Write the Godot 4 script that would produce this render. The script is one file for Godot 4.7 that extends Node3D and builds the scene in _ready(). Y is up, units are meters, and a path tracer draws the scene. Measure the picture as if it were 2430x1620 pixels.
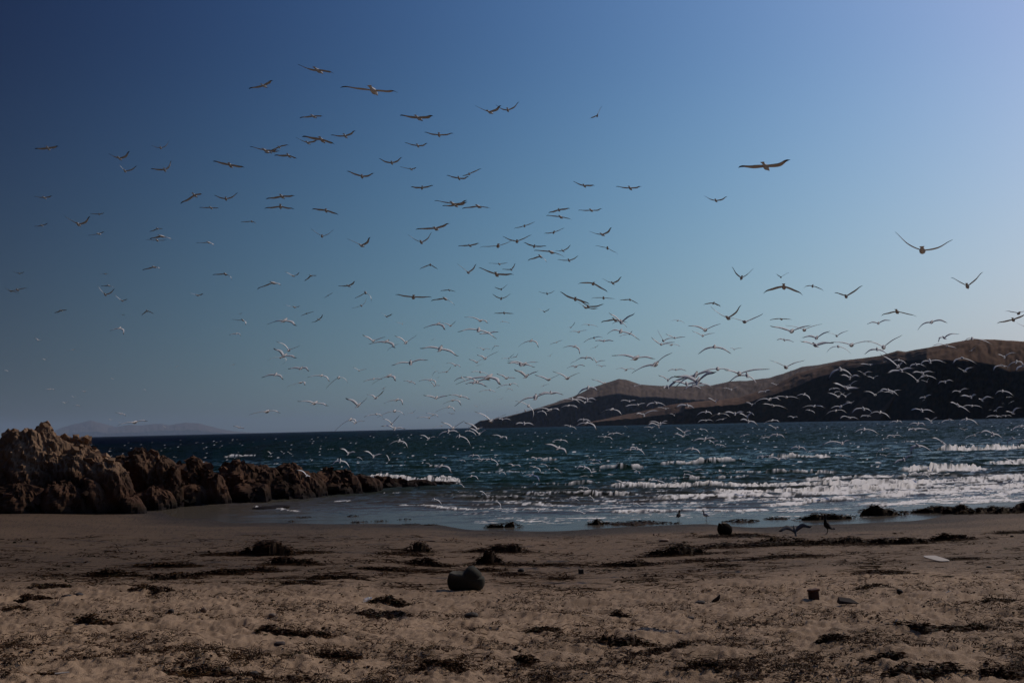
extends Node3D
# A flock of gulls over a surf beach, backlit by an afternoon sun from the front right. Metres, y up, the sea at y = 0.
const F = 2825.0
const SUN_AZ = 50.0
const SUN_EL = 40.0
const EXPOSURE = 0.38
var eye := Vector3(0, 4, 0)
var cb := Basis()
var rng := RandomNumberGenerator.new()
var n_a := FastNoiseLite.new()
var n_b := FastNoiseLite.new()
var n_r := FastNoiseLite.new()
var n_c := FastNoiseLite.new()

# ------------------------------------------------------------------ helpers
func ray(x: float, y: float) -> Vector3:
	return (cb * Vector3(x - 1215.0, 810.0 - y, -F)).normalized()

func at(x: float, y: float, d: float) -> Vector3:
	var r := ray(x, y)
	return eye + r * (d / -r.z)

func lin(c: Color) -> Color:
	return c.linear_to_srgb()

func tag(o: Node, label: String, category := "", group := "", kind := "") -> void:
	o.set_meta("label", label)
	if category != "":
		o.set_meta("category", category)
	if group != "":
		o.set_meta("group", group)
	if kind != "":
		o.set_meta("kind", kind)

func mat(c: Color, rough: float, vcol := false, spec := 0.5) -> StandardMaterial3D:
	var m := StandardMaterial3D.new()
	m.albedo_color = lin(c)
	m.roughness = rough
	m.metallic_specular = spec
	m.vertex_color_use_as_albedo = vcol
	return m

# collects indexed triangles, commits one mesh with smooth normals
class Mesher:
	var v := PackedVector3Array()
	var c := PackedColorArray()
	var ix := PackedInt32Array()
	func p(a: Vector3, col: Color) -> int:
		v.append(a)
		c.append(col)
		return v.size() - 1
	func quad(a: int, b: int, d: int, e: int) -> void:
		ix.append_array([a, b, d, a, d, e])
	func grid(nu: int, nv: int, first: int, flip := false) -> void:
		for j in nv - 1:
			for i in nu - 1:
				var a := first + j * nu + i
				if flip:
					quad(a, a + nu, a + nu + 1, a + 1)
				else:
					quad(a, a + 1, a + nu + 1, a + nu)
	func add(o: Mesher, xf: Transform3D) -> void:
		var base := v.size()
		for q in o.v:
			v.append(xf * q)
		c.append_array(o.c)
		for k in o.ix:
			ix.append(k + base)
	func facet() -> void:
		var v2 := PackedVector3Array()
		var c2 := PackedColorArray()
		for i in ix:
			v2.append(v[i])
			c2.append(c[i])
		v = v2
		c = c2
		ix = PackedInt32Array(range(v.size()))
	func normals() -> PackedVector3Array:
		var n := PackedVector3Array()
		n.resize(v.size())
		for t in range(0, ix.size(), 3):
			var g := (v[ix[t + 2]] - v[ix[t]]).cross(v[ix[t + 1]] - v[ix[t]])
			n[ix[t]] += g
			n[ix[t + 1]] += g
			n[ix[t + 2]] += g
		for i in n.size():
			n[i] = n[i].normalized() if n[i].length_squared() > 1e-20 else Vector3.UP
		return n
	func mesh(m: Material, uv_scale := 0.0) -> ArrayMesh:
		var a := []
		a.resize(Mesh.ARRAY_MAX)
		a[Mesh.ARRAY_VERTEX] = v
		a[Mesh.ARRAY_NORMAL] = normals()
		a[Mesh.ARRAY_COLOR] = c
		a[Mesh.ARRAY_INDEX] = ix
		if uv_scale > 0.0:
			var uv := PackedVector2Array()
			for q in v:
				uv.append(Vector2(q.x, q.z) * uv_scale)
			a[Mesh.ARRAY_TEX_UV] = uv
		var am := ArrayMesh.new()
		am.add_surface_from_arrays(Mesh.PRIMITIVE_TRIANGLES, a)
		am.surface_set_material(0, m)
		return am

func put(called: String, mesh: Mesh, where := Vector3.ZERO, parent: Node = self) -> MeshInstance3D:
	var o := MeshInstance3D.new()
	o.name = called
	o.mesh = mesh
	o.position = where
	parent.add_child(o, true)
	return o

func numbered(called: String) -> String:
	if not has_node(called):
		return called
	var k := 1
	while has_node("%s_%03d" % [called, k]):
		k += 1
	return "%s_%03d" % [called, k]

# a closed tube along points; radii are (sideways, up); side gives the sideways direction
func sweep(s: Mesher, pts: Array, rad: Array, cols: Array, seg: int, side: Vector3) -> void:
	var n := pts.size()
	var first := s.v.size()
	for k in n:
		var t: Vector3 = (pts[mini(k + 1, n - 1)] - pts[maxi(k - 1, 0)]).normalized()
		var sd := (side - t * side.dot(t)).normalized()
		var up := sd.cross(t).normalized()
		for i in seg + 1:
			var a := TAU * i / seg
			s.p(pts[k] + sd * cos(a) * rad[k].x + up * sin(a) * rad[k].y, cols[k])
	s.grid(seg + 1, n, first, true)

# an outline in the x-y plane swollen to a rounded body of the given depth
func inflate(s: Mesher, outline: PackedVector2Array, depth: float, col: Color, lump := 0.0, power := 3.0, soft := 2) -> void:
	var mid := Vector2.ZERO
	for q in outline:
		mid += q / outline.size()
	var dense := PackedVector2Array()
	for i in outline.size():
		var a := outline[i]
		var b := outline[(i + 1) % outline.size()]
		for k in 4:
			dense.append(a.lerp(b, k / 4.0))
	for it in soft:
		var sm := dense.duplicate()
		for i in dense.size():
			sm[i] = dense[i] * 0.5 + (dense[(i + 1) % dense.size()] + dense[i - 1]) * 0.25
		dense = sm
	var first := s.v.size()
	var n := dense.size() + 1
	var layers := 17
	for j in layers:
		var t := -1.0 + 2.0 * j / (layers - 1)
		t = sin(t * PI / 2.0)
		var k := pow(maxf(0.0, 1.0 - pow(absf(t), power)), 1.0 / power)
		for i in n:
			var q := mid + (dense[i % dense.size()] - mid) * maxf(k, 0.002)
			var w := Vector3(q.x, q.y, t * depth / 2.0)
			if lump > 0.0:
				var d := n_a.get_noise_3d(w.x * 9.0, w.y * 9.0, w.z * 9.0) + 0.5 * n_a.get_noise_3d(w.x * 30.0, w.y * 30.0, w.z * 30.0)
				w += Vector3(q.x - mid.x, q.y - mid.y, w.z).normalized() * d * lump
			s.p(w, col)
	s.grid(n, layers, first)

func box(s: Mesher, size: Vector3, xf: Transform3D, col: Color, bevel := 0.004) -> void:
	var h := size / 2.0
	var faces := [[Vector3.RIGHT, Vector3.UP], [Vector3.LEFT, Vector3.UP], [Vector3.UP, Vector3.FORWARD], [Vector3.DOWN, Vector3.FORWARD], [Vector3.BACK, Vector3.UP], [Vector3.FORWARD, Vector3.UP]]
	var ring := []
	for f in faces:
		var nn: Vector3 = f[0]
		var u: Vector3 = f[1]
		var w := nn.cross(u)
		var id := []
		for k in [[-1, -1], [1, -1], [1, 1], [-1, 1]]:
			var q: Vector3 = nn * h + (w * k[0] + u * k[1]) * (h - Vector3.ONE * bevel)
			id.append(s.p(xf * q, col))
		s.quad(id[0], id[1], id[2], id[3])
		ring.append(id)
	# bevel strips: join every vertex pair that shares an edge
	for a in 6:
		for b in range(a + 1, 6):
			var na: Vector3 = faces[a][0]
			var nb: Vector3 = faces[b][0]
			if absf(na.dot(nb)) > 0.5:
				continue
			var ea := []
			var eb := []
			var mid := (na + nb)
			for k in 4:
				if ((xf.affine_inverse() * s.v[ring[a][k]]) * 1.0).dot(nb) > 0.0:
					ea.append(ring[a][k])
				if ((xf.affine_inverse() * s.v[ring[b][k]]) * 1.0).dot(na) > 0.0:
					eb.append(ring[b][k])
			if s.v[ea[0]].distance_to(s.v[eb[0]]) > s.v[ea[0]].distance_to(s.v[eb[1]]):
				eb = [eb[1], eb[0]]
			var g := (s.v[ea[1]] - s.v[ea[0]]).cross(s.v[eb[0]] - s.v[ea[0]])
			if g.dot(xf.basis * mid) > 0.0:
				s.quad(ea[0], eb[0], eb[1], ea[1])
			else:
				s.quad(ea[0], ea[1], eb[1], eb[0])

# ------------------------------------------------------------------ beach shape
var shore_x := [-40.0, -24.0, -19.6, -15.5, -12.3, -6.6, -3.8, -1.4, 1.4, 4.7, 7.2, 9.1, 12.6, 15.2, 19.0, 21.5, 40.0]
var shore_d := [70.0, 67.0, 63.0, 56.5, 53.0, 51.0, 49.8, 46.4, 45.2, 46.3, 46.9, 44.8, 45.4, 46.0, 49.5, 50.5, 56.0]
func ds(x: float) -> float:
	if x <= shore_x[0]:
		return shore_d[0]
	for i in shore_x.size() - 1:
		if x < shore_x[i + 1]:
			var t: float = (x - shore_x[i]) / (shore_x[i + 1] - shore_x[i])
			return lerpf(shore_d[i], shore_d[i + 1], t * t * (3.0 - 2.0 * t))
	return shore_d[-1]

func base(x: float, z: float, s: float) -> float:
	var u := s + z
	if u > 0.0:
		return 0.035 * u + 0.0003 * u * u
	return maxf(0.022 * u, -1.5)

func dryness(x: float, z: float) -> float:
	return smoothstep(27.0, 19.0, -z + 2.2 * n_b.get_noise_2d(x * 1.2, z * 2.0) - 0.12 * x)

func sand_y(x: float, z: float) -> float:
	var s := ds(x)
	var h := base(x, z, s)
	var u := s + z
	if u < -12.0 or z > 0.0:
		return h
	var dry := dryness(x, z)
	h += 0.035 * n_b.get_noise_2d(x * 1.6, z * 3.2) * smoothstep(-3.0, 6.0, u)
	h += (1.0 - dry) * 0.020 * n_a.get_noise_2d(x * 4.0, z * 18.0) * smoothstep(0.5, 6.0, u)
	if dry > 0.0:
		var dimple := n_c.get_noise_2d(x * 22.0, z * 22.0)
		h += dry * (0.075 * n_a.get_noise_2d(x * 16.0, z * 16.0) + 0.050 * n_a.get_noise_2d(x * 48.0 + 7.0, z * 48.0) + 0.034 * n_b.get_noise_2d(x * 120.0, z * 120.0) + 0.050 * minf(dimple + 0.55, 0.25))
	return h

func on_ground(x: float, y: float) -> Vector3:
	var r := ray(x, y)
	var lo := 5.0
	var hi := 150.0
	for i in 36:
		var m := (lo + hi) / 2.0
		var q := eye + r * (m / -r.z)
		if q.y > maxf(base(q.x, q.z, ds(q.x)), 0.0):
			lo = m
		else:
			hi = m
	var p := eye + r * (lo / -r.z)
	p.y = maxf(sand_y(p.x, p.z), 0.0)
	return p

# ------------------------------------------------------------------ sky
func make_sky() -> void:
	var w := 1024
	var h := 512
	var data := PackedFloat32Array()
	data.resize(w * h * 3)
	var az := deg_to_rad(SUN_AZ)
	var el := deg_to_rad(SUN_EL)
	var sun := Vector3(sin(az) * cos(el), sin(el), -cos(az) * cos(el))
	var k := 0
	for j in h:
		var e := PI / 2.0 - (j + 0.5) / h * PI
		var ed := rad_to_deg(maxf(e, 0.0))
		ed = ed if ed < 16.0 else 16.0 + 8.0 * (1.0 - exp(-(ed - 16.0) / 8.0))
		for i in w:
			var a := (i + 0.5) / w * TAU
			var d := Vector3(sin(a) * cos(e), sin(e), -cos(a) * cos(e))
			var g := rad_to_deg(acos(clampf(d.dot(sun), -1.0, 1.0)))
			if g < 33.0:
				g = 33.0 - 5.0 * (1.0 - exp(-(33.0 - g) / 5.0))
			elif g > 74.0:
				g = 74.0 + 4.0 * (1.0 - exp(-(g - 74.0) / 4.0))
			var low := exp(-ed / 3.0)
			data[k] = exp(3.024 - 0.07081 * g - 0.08081 * ed + 0.00065 * ed * ed + 0.00001 * g * g - 0.22 * low - 0.00133 * g * ed) / EXPOSURE
			data[k + 1] = exp(-0.598 + 0.04637 * g + 0.04921 * ed - 0.00132 * ed * ed - 0.00086 * g * g - 0.30 * low - 0.00236 * g * ed) / EXPOSURE
			data[k + 2] = exp(-0.907 + 0.04975 * g + 0.07417 * ed - 0.00159 * ed * ed - 0.00084 * g * g - 0.24 * low - 0.0018 * g * ed) / EXPOSURE
			k += 3
	var img := Image.create_from_data(w, h, false, Image.FORMAT_RGBF, data.to_byte_array())
	var pano := PanoramaSkyMaterial.new()
	pano.panorama = ImageTexture.create_from_image(img)
	var sky := Sky.new()
	sky.sky_material = pano
	var env := Environment.new()
	env.background_mode = Environment.BG_SKY
	env.sky = sky
	env.tonemap_mode = Environment.TONE_MAPPER_LINEAR
	env.tonemap_exposure = EXPOSURE
	env.sdfgi_enabled = true
	env.ssao_enabled = true
	env.ssil_enabled = true
	env.fog_enabled = true
	env.fog_density = 0.00002
	env.fog_light_color = Color(0.62, 0.70, 0.80)
	var we := WorldEnvironment.new()
	we.name = "world_environment"
	we.environment = env
	add_child(we)

# ------------------------------------------------------------------ sea
# breakers: left end, right end (photo pixels), crest height, run of foam, cover
var breakers := []
func breaker(x0: float, y0: float, x1: float, y1: float, h: float, run: float, cover: float) -> void:
	var a := ray(x0, y0)
	var b := ray(x1, y1)
	a = eye + a * (4.0 / -a.y)
	b = eye + b * (4.0 / -b.y)
	breakers.append({"ax": a.x, "az": a.z, "bx": b.x, "bz": b.z, "h": h, "run": run, "cover": cover, "seed": breakers.size() * 37.0,
		"z0": minf(a.z, b.z) - 2.0 - h * 4.0, "z1": maxf(a.z, b.z) + run + 2.5})

func chop(x: float, z: float) -> float:
	return 0.22 * n_b.get_noise_2d(x * 1.6, z * 4.5) + 0.11 * n_a.get_noise_2d(x * 5.5, z * 11.0) + 0.040 * n_r.get_noise_2d(x * 14.0, z * 22.0)

func make_sea() -> void:
	breaker(1560, 1104, 1775, 1094, 0.62, 1.2, 1.0)
	breaker(1462, 1114, 1530, 1112, 0.50, 1.0, 1.0)
	breaker(1795, 1087, 1992, 1085, 0.60, 1.6, 1.0)
	breaker(2195, 1068, 2600, 1062, 0.62, 4.5, 1.1)
	breaker(2090, 1049, 2190, 1047, 0.30, 1.2, 0.9)
	breaker(2120, 1118, 2345, 1112, 0.42, 3.0, 1.0)
	breaker(2320, 1103, 2600, 1092, 0.40, 3.2, 1.0)
	breaker(1395, 1158, 2140, 1148, 0.30, 1.2, 1.0)
	breaker(1650, 1168, 2210, 1158, 0.28, 2.8, 0.95)
	breaker(1540, 1184, 1850, 1176, 0.16, 0.9, 1.0)
	breaker(1830, 1176, 2200, 1164, 0.18, 1.6, 0.95)
	breaker(2180, 1164, 2600, 1142, 0.18, 1.2, 0.95)
	breaker(930, 1198, 1250, 1213, 0.07, 0.4, 1.0)
	breaker(1210, 1212, 1440, 1214, 0.06, 0.35, 0.75)
	breaker(1420, 1214, 1840, 1208, 0.09, 0.5, 1.0)
	breaker(1790, 1198, 2040, 1184, 0.09, 0.7, 0.95)
	breaker(2020, 1205, 2600, 1150, 0.07, 0.7, 1.0)
	breaker(860, 1130, 1100, 1150, 0.42, 1.6, 1.0)
	breaker(1030, 1140, 1096, 1146, 0.45, 1.6, 1.2)
	breaker(1036, 1101, 1145, 1098, 0.12, 0.8, 0.9)
	breaker(738, 1078, 796, 1076, 0.30, 1.2, 1.0)
	breaker(478, 1086, 625, 1083, 0.36, 1.4, 0.95)
	breaker(905, 1098, 965, 1096, 0.16, 0.6, 0.9)
	breaker(1300, 1117, 1480, 1113, 0.34, 0.3, 0.55)
	breaker(1370, 1134, 1410, 1133, 0.10, 0.5, 0.9)
	breaker(1230, 1173, 1520, 1173, 0.28, 0.25, 0.8)
	breaker(1060, 1181, 1330, 1180, 0.20, 0.2, 0.45)
	breaker(595, 1200, 720, 1214, 0.04, 0.3, 0.8)
	breaker(790, 1188, 835, 1188, 0.06, 0.4, 0.9)
	breaker(895, 1170, 950, 1168, 0.08, 0.5, 0.9)
	breaker(1460, 1055, 1530, 1053, 0.22, 1.0, 0.9)
	breaker(1540, 1075, 1580, 1073, 0.20, 1.0, 0.8)
	breaker(1850, 1024, 1960, 1022, 0.20, 1.2, 0.6)
	breaker(2230, 1040, 2330, 1038, 0.22, 1.2, 0.8)
	breaker(1250, 1094, 1330, 1091, 0.30, 0.9, 0.7)
	breaker(1320, 1098, 1420, 1096, 0.32, 0.6, 0.5)
	breaker(1820, 1211, 2010, 1210, 0.03, 0.25, 0.9)
	breaker(1960, 1187, 2180, 1170, 0.10, 0.8, 0.8)
	breaker(1640, 1128, 2000, 1120, 0.26, 0.5, 0.75)
	breaker(1500, 1140, 1800, 1134, 0.24, 0.4, 0.7)
	breaker(1880, 1138, 2300, 1128, 0.24, 1.2, 0.9)
	breaker(2060, 1150, 2600, 1126, 0.22, 1.6, 0.95)
	breaker(1700, 1192, 2060, 1180, 0.10, 0.8, 0.9)
	breaker(2050, 1182, 2600, 1140, 0.10, 1.0, 0.95)
	breaker(1250, 1150, 1420, 1147, 0.22, 0.3, 0.6)
	breaker(1100, 1125, 1350, 1120, 0.28, 0.3, 0.5)
	breaker(1400, 1195, 1700, 1192, 0.07, 0.5, 0.8)
	breaker(1180, 1196, 1420, 1197, 0.06, 0.5, 0.75)
	var rows := PackedFloat32Array()
	var pr := 266.0
	while pr > 26.0:
		rows.append(4.0 * F / pr)
		pr -= 1.0
	while pr > 2.0:
		rows.append(4.0 * F / pr)
		pr -= 0.8
	while pr > 0.25:
		rows.append(4.0 * F / pr)
		pr -= 0.15
	var nx := 1060
	var v := PackedVector3Array()
	var nn := PackedVector3Array()
	var cc := PackedColorArray()
	var fo := PackedFloat32Array()
	for D in rows:
		var z := -D
		var near := []
		for b in breakers:
			if z > b.z0 and z < b.z1:
				near.append(b)
		var half := 0.50 * D + 4.0
		var far_k := smoothstep(250.0, 900.0, D)
		for i in nx:
			var t := -1.0 + 2.0 * i / (nx - 1.0)
			var x := t * half
			if i == 0 or i == nx - 1:
				x *= 2.2
			var s := ds(x)
			var u := D - s
			var am := smoothstep(0.0, 26.0, u) * 0.85 + smoothstep(0.5, 5.0, u) * 0.10 + 0.012
			var h := chop(x, z) * am
			var e := 0.20 + D * 0.0012
			var hx := (chop(x + e, z) * am - h) / e
			var hz := (chop(x, z + e) * am - h) / e
			var f := 0.0
			for b in near:
				var tt: float = (x - b.ax) / (b.bx - b.ax)
				if tt < -0.02 or tt > 1.02:
					continue
				var fade := smoothstep(0.0, 0.12, tt) * smoothstep(1.0, 0.9, tt)
				var along := n_a.get_noise_2d(x * 4.0 + b.seed, 9.0) + 0.35 * n_a.get_noise_2d(x * 34.0 + b.seed, 3.0)
				var d: float = z - lerpf(b.az, b.bz, tt) - along * (0.6 + b.run * 0.5) - 0.25 * n_r.get_noise_2d(x * 26.0, z * 9.0 + b.seed)
				var hh: float = b.h * fade * (0.8 + 0.5 * along)
				var rise := 0.0
				if d < 0.0:
					rise = exp(-d * d / (2.6 * b.h * 2.6 * b.h + 0.1))
				else:
					rise = exp(-d * d / (1.1 * b.h * b.h + 0.02))
				h += hh * rise
				if d < 0.0:
					hz += hh * rise * (-2.0 * d) / (6.8 * b.h * b.h + 0.1)
				else:
					hz += hh * rise * (-2.0 * d) / (1.1 * b.h * b.h + 0.02)
				var run: float = b.run * (0.75 + 0.9 * n_b.get_noise_2d(x * 4.0, b.seed))
				if d > -0.3 * b.h - 0.15 and d < run:
					var edge := smoothstep(run, run * 0.55, d)
					var wb := 0.5 * n_a.get_noise_2d(x * 7.0, z * 16.0) + 1.0 * n_a.get_noise_2d(x * 42.0, z * 30.0 + hh * rise * 130.0)
					var q: float = b.cover * fade * edge * (0.80 + 0.75 * wb)
					f = maxf(f, q)
					h += 0.10 * b.h * n_r.get_noise_2d(x * 40.0, z * 40.0) * q
			if D > 75.0 and D < 900.0:
				var cap := n_b.get_noise_2d(x * 10.0 + 300.0, z * 3.0) + 0.5 * n_a.get_noise_2d(x * 40.0, z * 8.0)
				f = maxf(f, smoothstep(0.62, 0.80, cap) * 0.8)
			if u > 1.5 and u < 34.0 and x > -9.0:
				var streak := n_a.get_noise_2d(x * 9.0, z * 26.0) + 0.5 * n_b.get_noise_2d(x * 2.0, z * 5.0) + 0.6 * n_a.get_noise_2d(x * 60.0, z * 60.0)
				f = maxf(f, smoothstep(0.15, 0.8, streak) * 0.8 * smoothstep(1.5, 5.0, u) * smoothstep(34.0, 22.0, u) * smoothstep(-9.0, 2.0, x))
				f = maxf(f, smoothstep(0.0, 0.6, streak + 0.16) * smoothstep(9.0, 22.0, x - 0.12 * u) * smoothstep(2.0, 7.0, u) * smoothstep(34.0, 18.0, u))
			v.append(Vector3(x, h - 0.02 * smoothstep(3.0, 0.0, u), z))
			if D > 140.0:
				hz = lerpf(hz, -absf(hz), smoothstep(140.0, 260.0, D))
			var lean := 0.20 * smoothstep(5.0, 24.0, u)
			hz = hz * 1.4 - lean
			nn.append(Vector3(-hx, 1.0, -hz).normalized().lerp(Vector3(0.12, 1.0, -0.1), 0.8 * smoothstep(0.3, 0.8, f)).normalized())
			var shallow := smoothstep(44.0, 4.0, u)
			var wc := Color(0.015, 0.036, 0.025).lerp(Color(0.085, 0.072, 0.058), shallow)
			wc = wc.lerp(Color(0.005, 0.011, 0.010), smoothstep(0.0, -0.35, x / D) * smoothstep(20.0, 60.0, u) + far_k * 0.4 if D < 4000.0 else 1.0)
			var fc := clampf(f, 0.0, 1.0)
			cc.append(wc.lerp(Color(0.88, 0.86, 0.84), smoothstep(0.15, 0.8, fc)))
			fo.append(f)
	var iw := PackedInt32Array()
	var ifo := PackedInt32Array()
	for j in rows.size() - 1:
		for i in nx - 1:
			var a := j * nx + i
			var t1 := [a, a + nx, a + nx + 1]
			var t2 := [a, a + nx + 1, a + 1]
			for t in [t1, t2]:
				if fo[t[0]] + fo[t[1]] + fo[t[2]] > 1.05:
					ifo.append_array(t)
				else:
					iw.append_array(t)
	var am2 := ArrayMesh.new()
	var water := mat(Color.WHITE, 0.2, true, 0.09)
	var froth := mat(Color.WHITE, 0.85, true, 0.2)
	for part in [[iw, water], [ifo, froth]]:
		var arr := []
		arr.resize(Mesh.ARRAY_MAX)
		arr[Mesh.ARRAY_VERTEX] = v
		arr[Mesh.ARRAY_NORMAL] = nn
		arr[Mesh.ARRAY_COLOR] = cc
		arr[Mesh.ARRAY_INDEX] = part[0]
		am2.add_surface_from_arrays(Mesh.PRIMITIVE_TRIANGLES, arr)
		am2.surface_set_material(am2.get_surface_count() - 1, part[1])
	var o := put("sea", am2)
	tag(o, "dark green sea with rows of white breaking surf", "", "", "structure")

# ------------------------------------------------------------------ sand
func make_sand() -> void:
	var rows := PackedFloat32Array()
	var D := 6.0
	while D < 78.0:
		rows.append(D)
		D += D * D / 3400.0 + 0.006
	var nx := 960
	var s := Mesher.new()
	for d in rows:
		var half: float = 0.47 * d + 1.5
		for i in nx:
			var t := -1.0 + 2.0 * i / (nx - 1.0)
			var x := t * half * (1.0 + 2.2 * smoothstep(0.9, 1.25, absf(t)))
			if i == 0 or i == nx - 1:
				x *= 1.5
			var z: float = -d
			var sx := ds(x)
			var u := sx + z
			var dry := dryness(x, z)
			var y := sand_y(x, z)
			var tone := n_a.get_noise_2d(x * 9.0 + 50.0, z * 20.0)
			var wide := n_b.get_noise_2d(x * 1.5 + 90.0, z * 4.0)
			var c := Color(0.205, 0.132, 0.078).lerp(Color(0.385, 0.262, 0.165), dry)
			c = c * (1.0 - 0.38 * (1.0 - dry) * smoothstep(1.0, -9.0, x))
			c = Color(0.050, 0.036, 0.027).lerp(c, smoothstep(-0.5, 7.0, u + wide * 2.5))
			var fleck := n_a.get_noise_2d(x * 95.0, z * 120.0)
			c = c * (1.0 + 0.16 * tone + 0.18 * wide + 0.20 * fleck - 0.45 * smoothstep(0.24, 0.42, fleck + 0.3 * tone))
			c.a = 1.0
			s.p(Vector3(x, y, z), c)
	s.grid(nx, rows.size(), 0, true)
	var m := mat(Color.WHITE, 0.82, true, 0.35)
	var grain := NoiseTexture2D.new()
	grain.width = 512
	grain.height = 512
	grain.seamless = true
	grain.as_normal_map = true
	grain.bump_strength = 10.0
	var gn := FastNoiseLite.new()
	gn.seed = 5
	gn.frequency = 0.09
	gn.fractal_octaves = 4
	grain.noise = gn
	m.normal_enabled = true
	m.normal_texture = grain
	m.normal_scale = 1.0
	var o := put("sand", s.mesh(m, 1.6))
	tag(o, "brown beach sand, damp towards the water and trodden dry in front", "", "", "structure")

# ------------------------------------------------------------------ hills
# stations: x, y of the ridge, y of the cliff top, distance of the foot (metres)
func hill(called: String, label: String, st: Array, steep: float, depth_k: float, rock: Color, sand: Color, seed_: float, rough: float) -> void:
	var s := Mesher.new()
	var nx := 520
	var ncl := 26
	var nb := 26
	var nv := ncl + nb + 3
	var grid_pts := []
	for i in nx:
		var x := lerpf(st[0][0], st[-1][0], i / (nx - 1.0))
		var k := 0
		while k < st.size() - 2 and x > st[k + 1][0]:
			k += 1
		var t: float = clampf((x - st[k][0]) / (st[k + 1][0] - st[k][0]), 0.0, 1.0)
		var yr := lerpf(st[k][1], st[k + 1][1], t)
		var yc := lerpf(st[k][2], st[k + 1][2], t)
		var d := lerpf(st[k][3], st[k + 1][3], t)
		yr += n_a.get_noise_2d(x * 0.5, seed_) * 1.0
		var foot := at(x, 1000, d)
		foot.y = -2.0
		var ctop := at(x, yc + n_a.get_noise_2d(x * 1.2, seed_ + 5.0) * 2.0, d)
		var hgt := maxf(ctop.y + 2.0, 1.0)
		var dc := hgt * steep
		ctop = at(x, yc + n_a.get_noise_2d(x * 1.2, seed_ + 5.0) * 2.0, d + dc)
		var ridge := at(x, minf(yr, yc - 0.5), d + dc + depth_k * d)
		for j in nv:
			var q := Vector3.ZERO
			var c := rock
			if j < ncl:
				var w := j / (ncl - 1.0)
				q = foot.lerp(ctop, w)
				var bulge := n_b.get_noise_3d(q.x * 40.0 / d * 30.0, q.y * 0.35 * 900.0 / d * 2.0, seed_) + 0.6 * n_r.get_noise_2d(x * 1.1, q.y * 1200.0 / d + seed_)
				q.z += bulge * hgt * rough * sin(w * PI)
				var gully := n_r.get_noise_2d(x * 2.2 + q.y * 900.0 / d, seed_)
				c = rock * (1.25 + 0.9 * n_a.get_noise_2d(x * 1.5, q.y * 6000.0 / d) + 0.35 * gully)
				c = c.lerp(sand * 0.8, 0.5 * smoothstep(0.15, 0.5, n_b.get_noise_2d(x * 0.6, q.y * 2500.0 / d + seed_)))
			elif j < ncl + nb:
				var w := (j - ncl + 1.0) / nb
				q = ctop.lerp(ridge, w)
				q.y += sin(w * PI) * (ridge.y - ctop.y) * 0.10 * (1.0 + n_b.get_noise_2d(x * 0.7, w * 40.0 + seed_))
				var g := n_b.get_noise_2d(x * 0.8 + w * 30.0, w * 55.0 + seed_)
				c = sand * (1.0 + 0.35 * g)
			else:
				var w := float(j - ncl - nb + 1)
				q = ridge + Vector3(0, -ridge.y * 0.33 * w, -0.05 * d * w)
				c = sand
			c.a = 1.0
			s.p(q, c)
	# stored column by column
	for i in nx - 1:
		for j in nv - 1:
			var a := i * nv + j
			s.quad(a, a + 1, a + nv + 1, a + nv)
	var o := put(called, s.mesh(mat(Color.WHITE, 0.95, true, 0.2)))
	tag(o, label, "", "", "structure")

func make_hills() -> void:
	hill("headland", "dark rounded headland beyond the bay with a sandy saddle", [[1116, 1013, 1013.5, 5200], [1124, 1007, 1008, 5200], [1139, 998, 999.5, 5200], [1190, 991, 992.5, 5100], [1260, 973, 975, 5000], [1289, 964, 966.5, 5000],
		[1357, 942, 951, 5000], [1399, 922, 944, 5000], [1436, 909, 938, 5000], [1468, 899, 934, 5000], [1484, 900, 936, 5000], [1521, 912, 942, 5000], [1565, 915, 942, 5000], [1629, 916, 948, 5000], [1692, 914, 950, 5000], [1729, 905, 948, 5000],
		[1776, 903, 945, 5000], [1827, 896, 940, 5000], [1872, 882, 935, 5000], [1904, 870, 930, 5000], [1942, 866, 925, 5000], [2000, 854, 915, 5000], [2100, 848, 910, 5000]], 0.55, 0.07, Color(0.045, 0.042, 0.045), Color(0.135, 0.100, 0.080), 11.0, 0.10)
	hill("cliff_hill", "long brown hill with a black sea cliff on the right", [[1392, 1007, 1007.5, 4200], [1400, 1001, 1003.5, 4200], [1450, 991, 997, 4000], [1526, 975, 991, 3700], [1593, 960, 982, 3400], [1621, 956, 979, 3300], [1624, 955.5, 971, 3250], [1692, 949, 964, 3100],
		[1755, 943, 960, 3000], [1805, 926, 946, 2900], [1835, 916, 937, 2800], [1891, 886, 917, 2700], [1930, 876, 899, 2600], [1974, 863, 886, 2500], [2001, 856, 877, 2400], [2052, 849, 868, 2200], [2090, 844, 863, 2000], [2130, 832, 860, 1850],
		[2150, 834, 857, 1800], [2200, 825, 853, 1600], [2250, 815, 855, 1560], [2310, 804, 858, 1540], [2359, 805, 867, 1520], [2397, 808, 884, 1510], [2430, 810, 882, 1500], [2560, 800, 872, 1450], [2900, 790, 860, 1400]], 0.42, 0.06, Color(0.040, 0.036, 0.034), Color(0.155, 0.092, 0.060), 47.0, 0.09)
	hill("far_mountains", "pale hazy mountains on the horizon behind the left rocks", [[90, 1040, 1040.5, 45000], [141, 1016, 1030, 45000], [175, 1006, 1026, 45000], [215, 997, 1024, 45000], [235, 1003, 1024, 45000], [255, 1014, 1028, 45000], [280, 1012, 1027, 45000],
		[305, 1008, 1025, 45000], [330, 1009, 1026, 45000], [362, 1006, 1022, 45000], [385, 1005, 1021, 45000], [400, 1009, 1022, 45000], [440, 1002, 1020, 45000], [470, 1004, 1021, 45000], [500, 1015, 1025, 45000], [545, 1029, 1029.5, 45000]], 1.2, 0.08, Color(0.10, 0.085, 0.08), Color(0.14, 0.11, 0.095), 83.0, 0.05)

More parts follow.
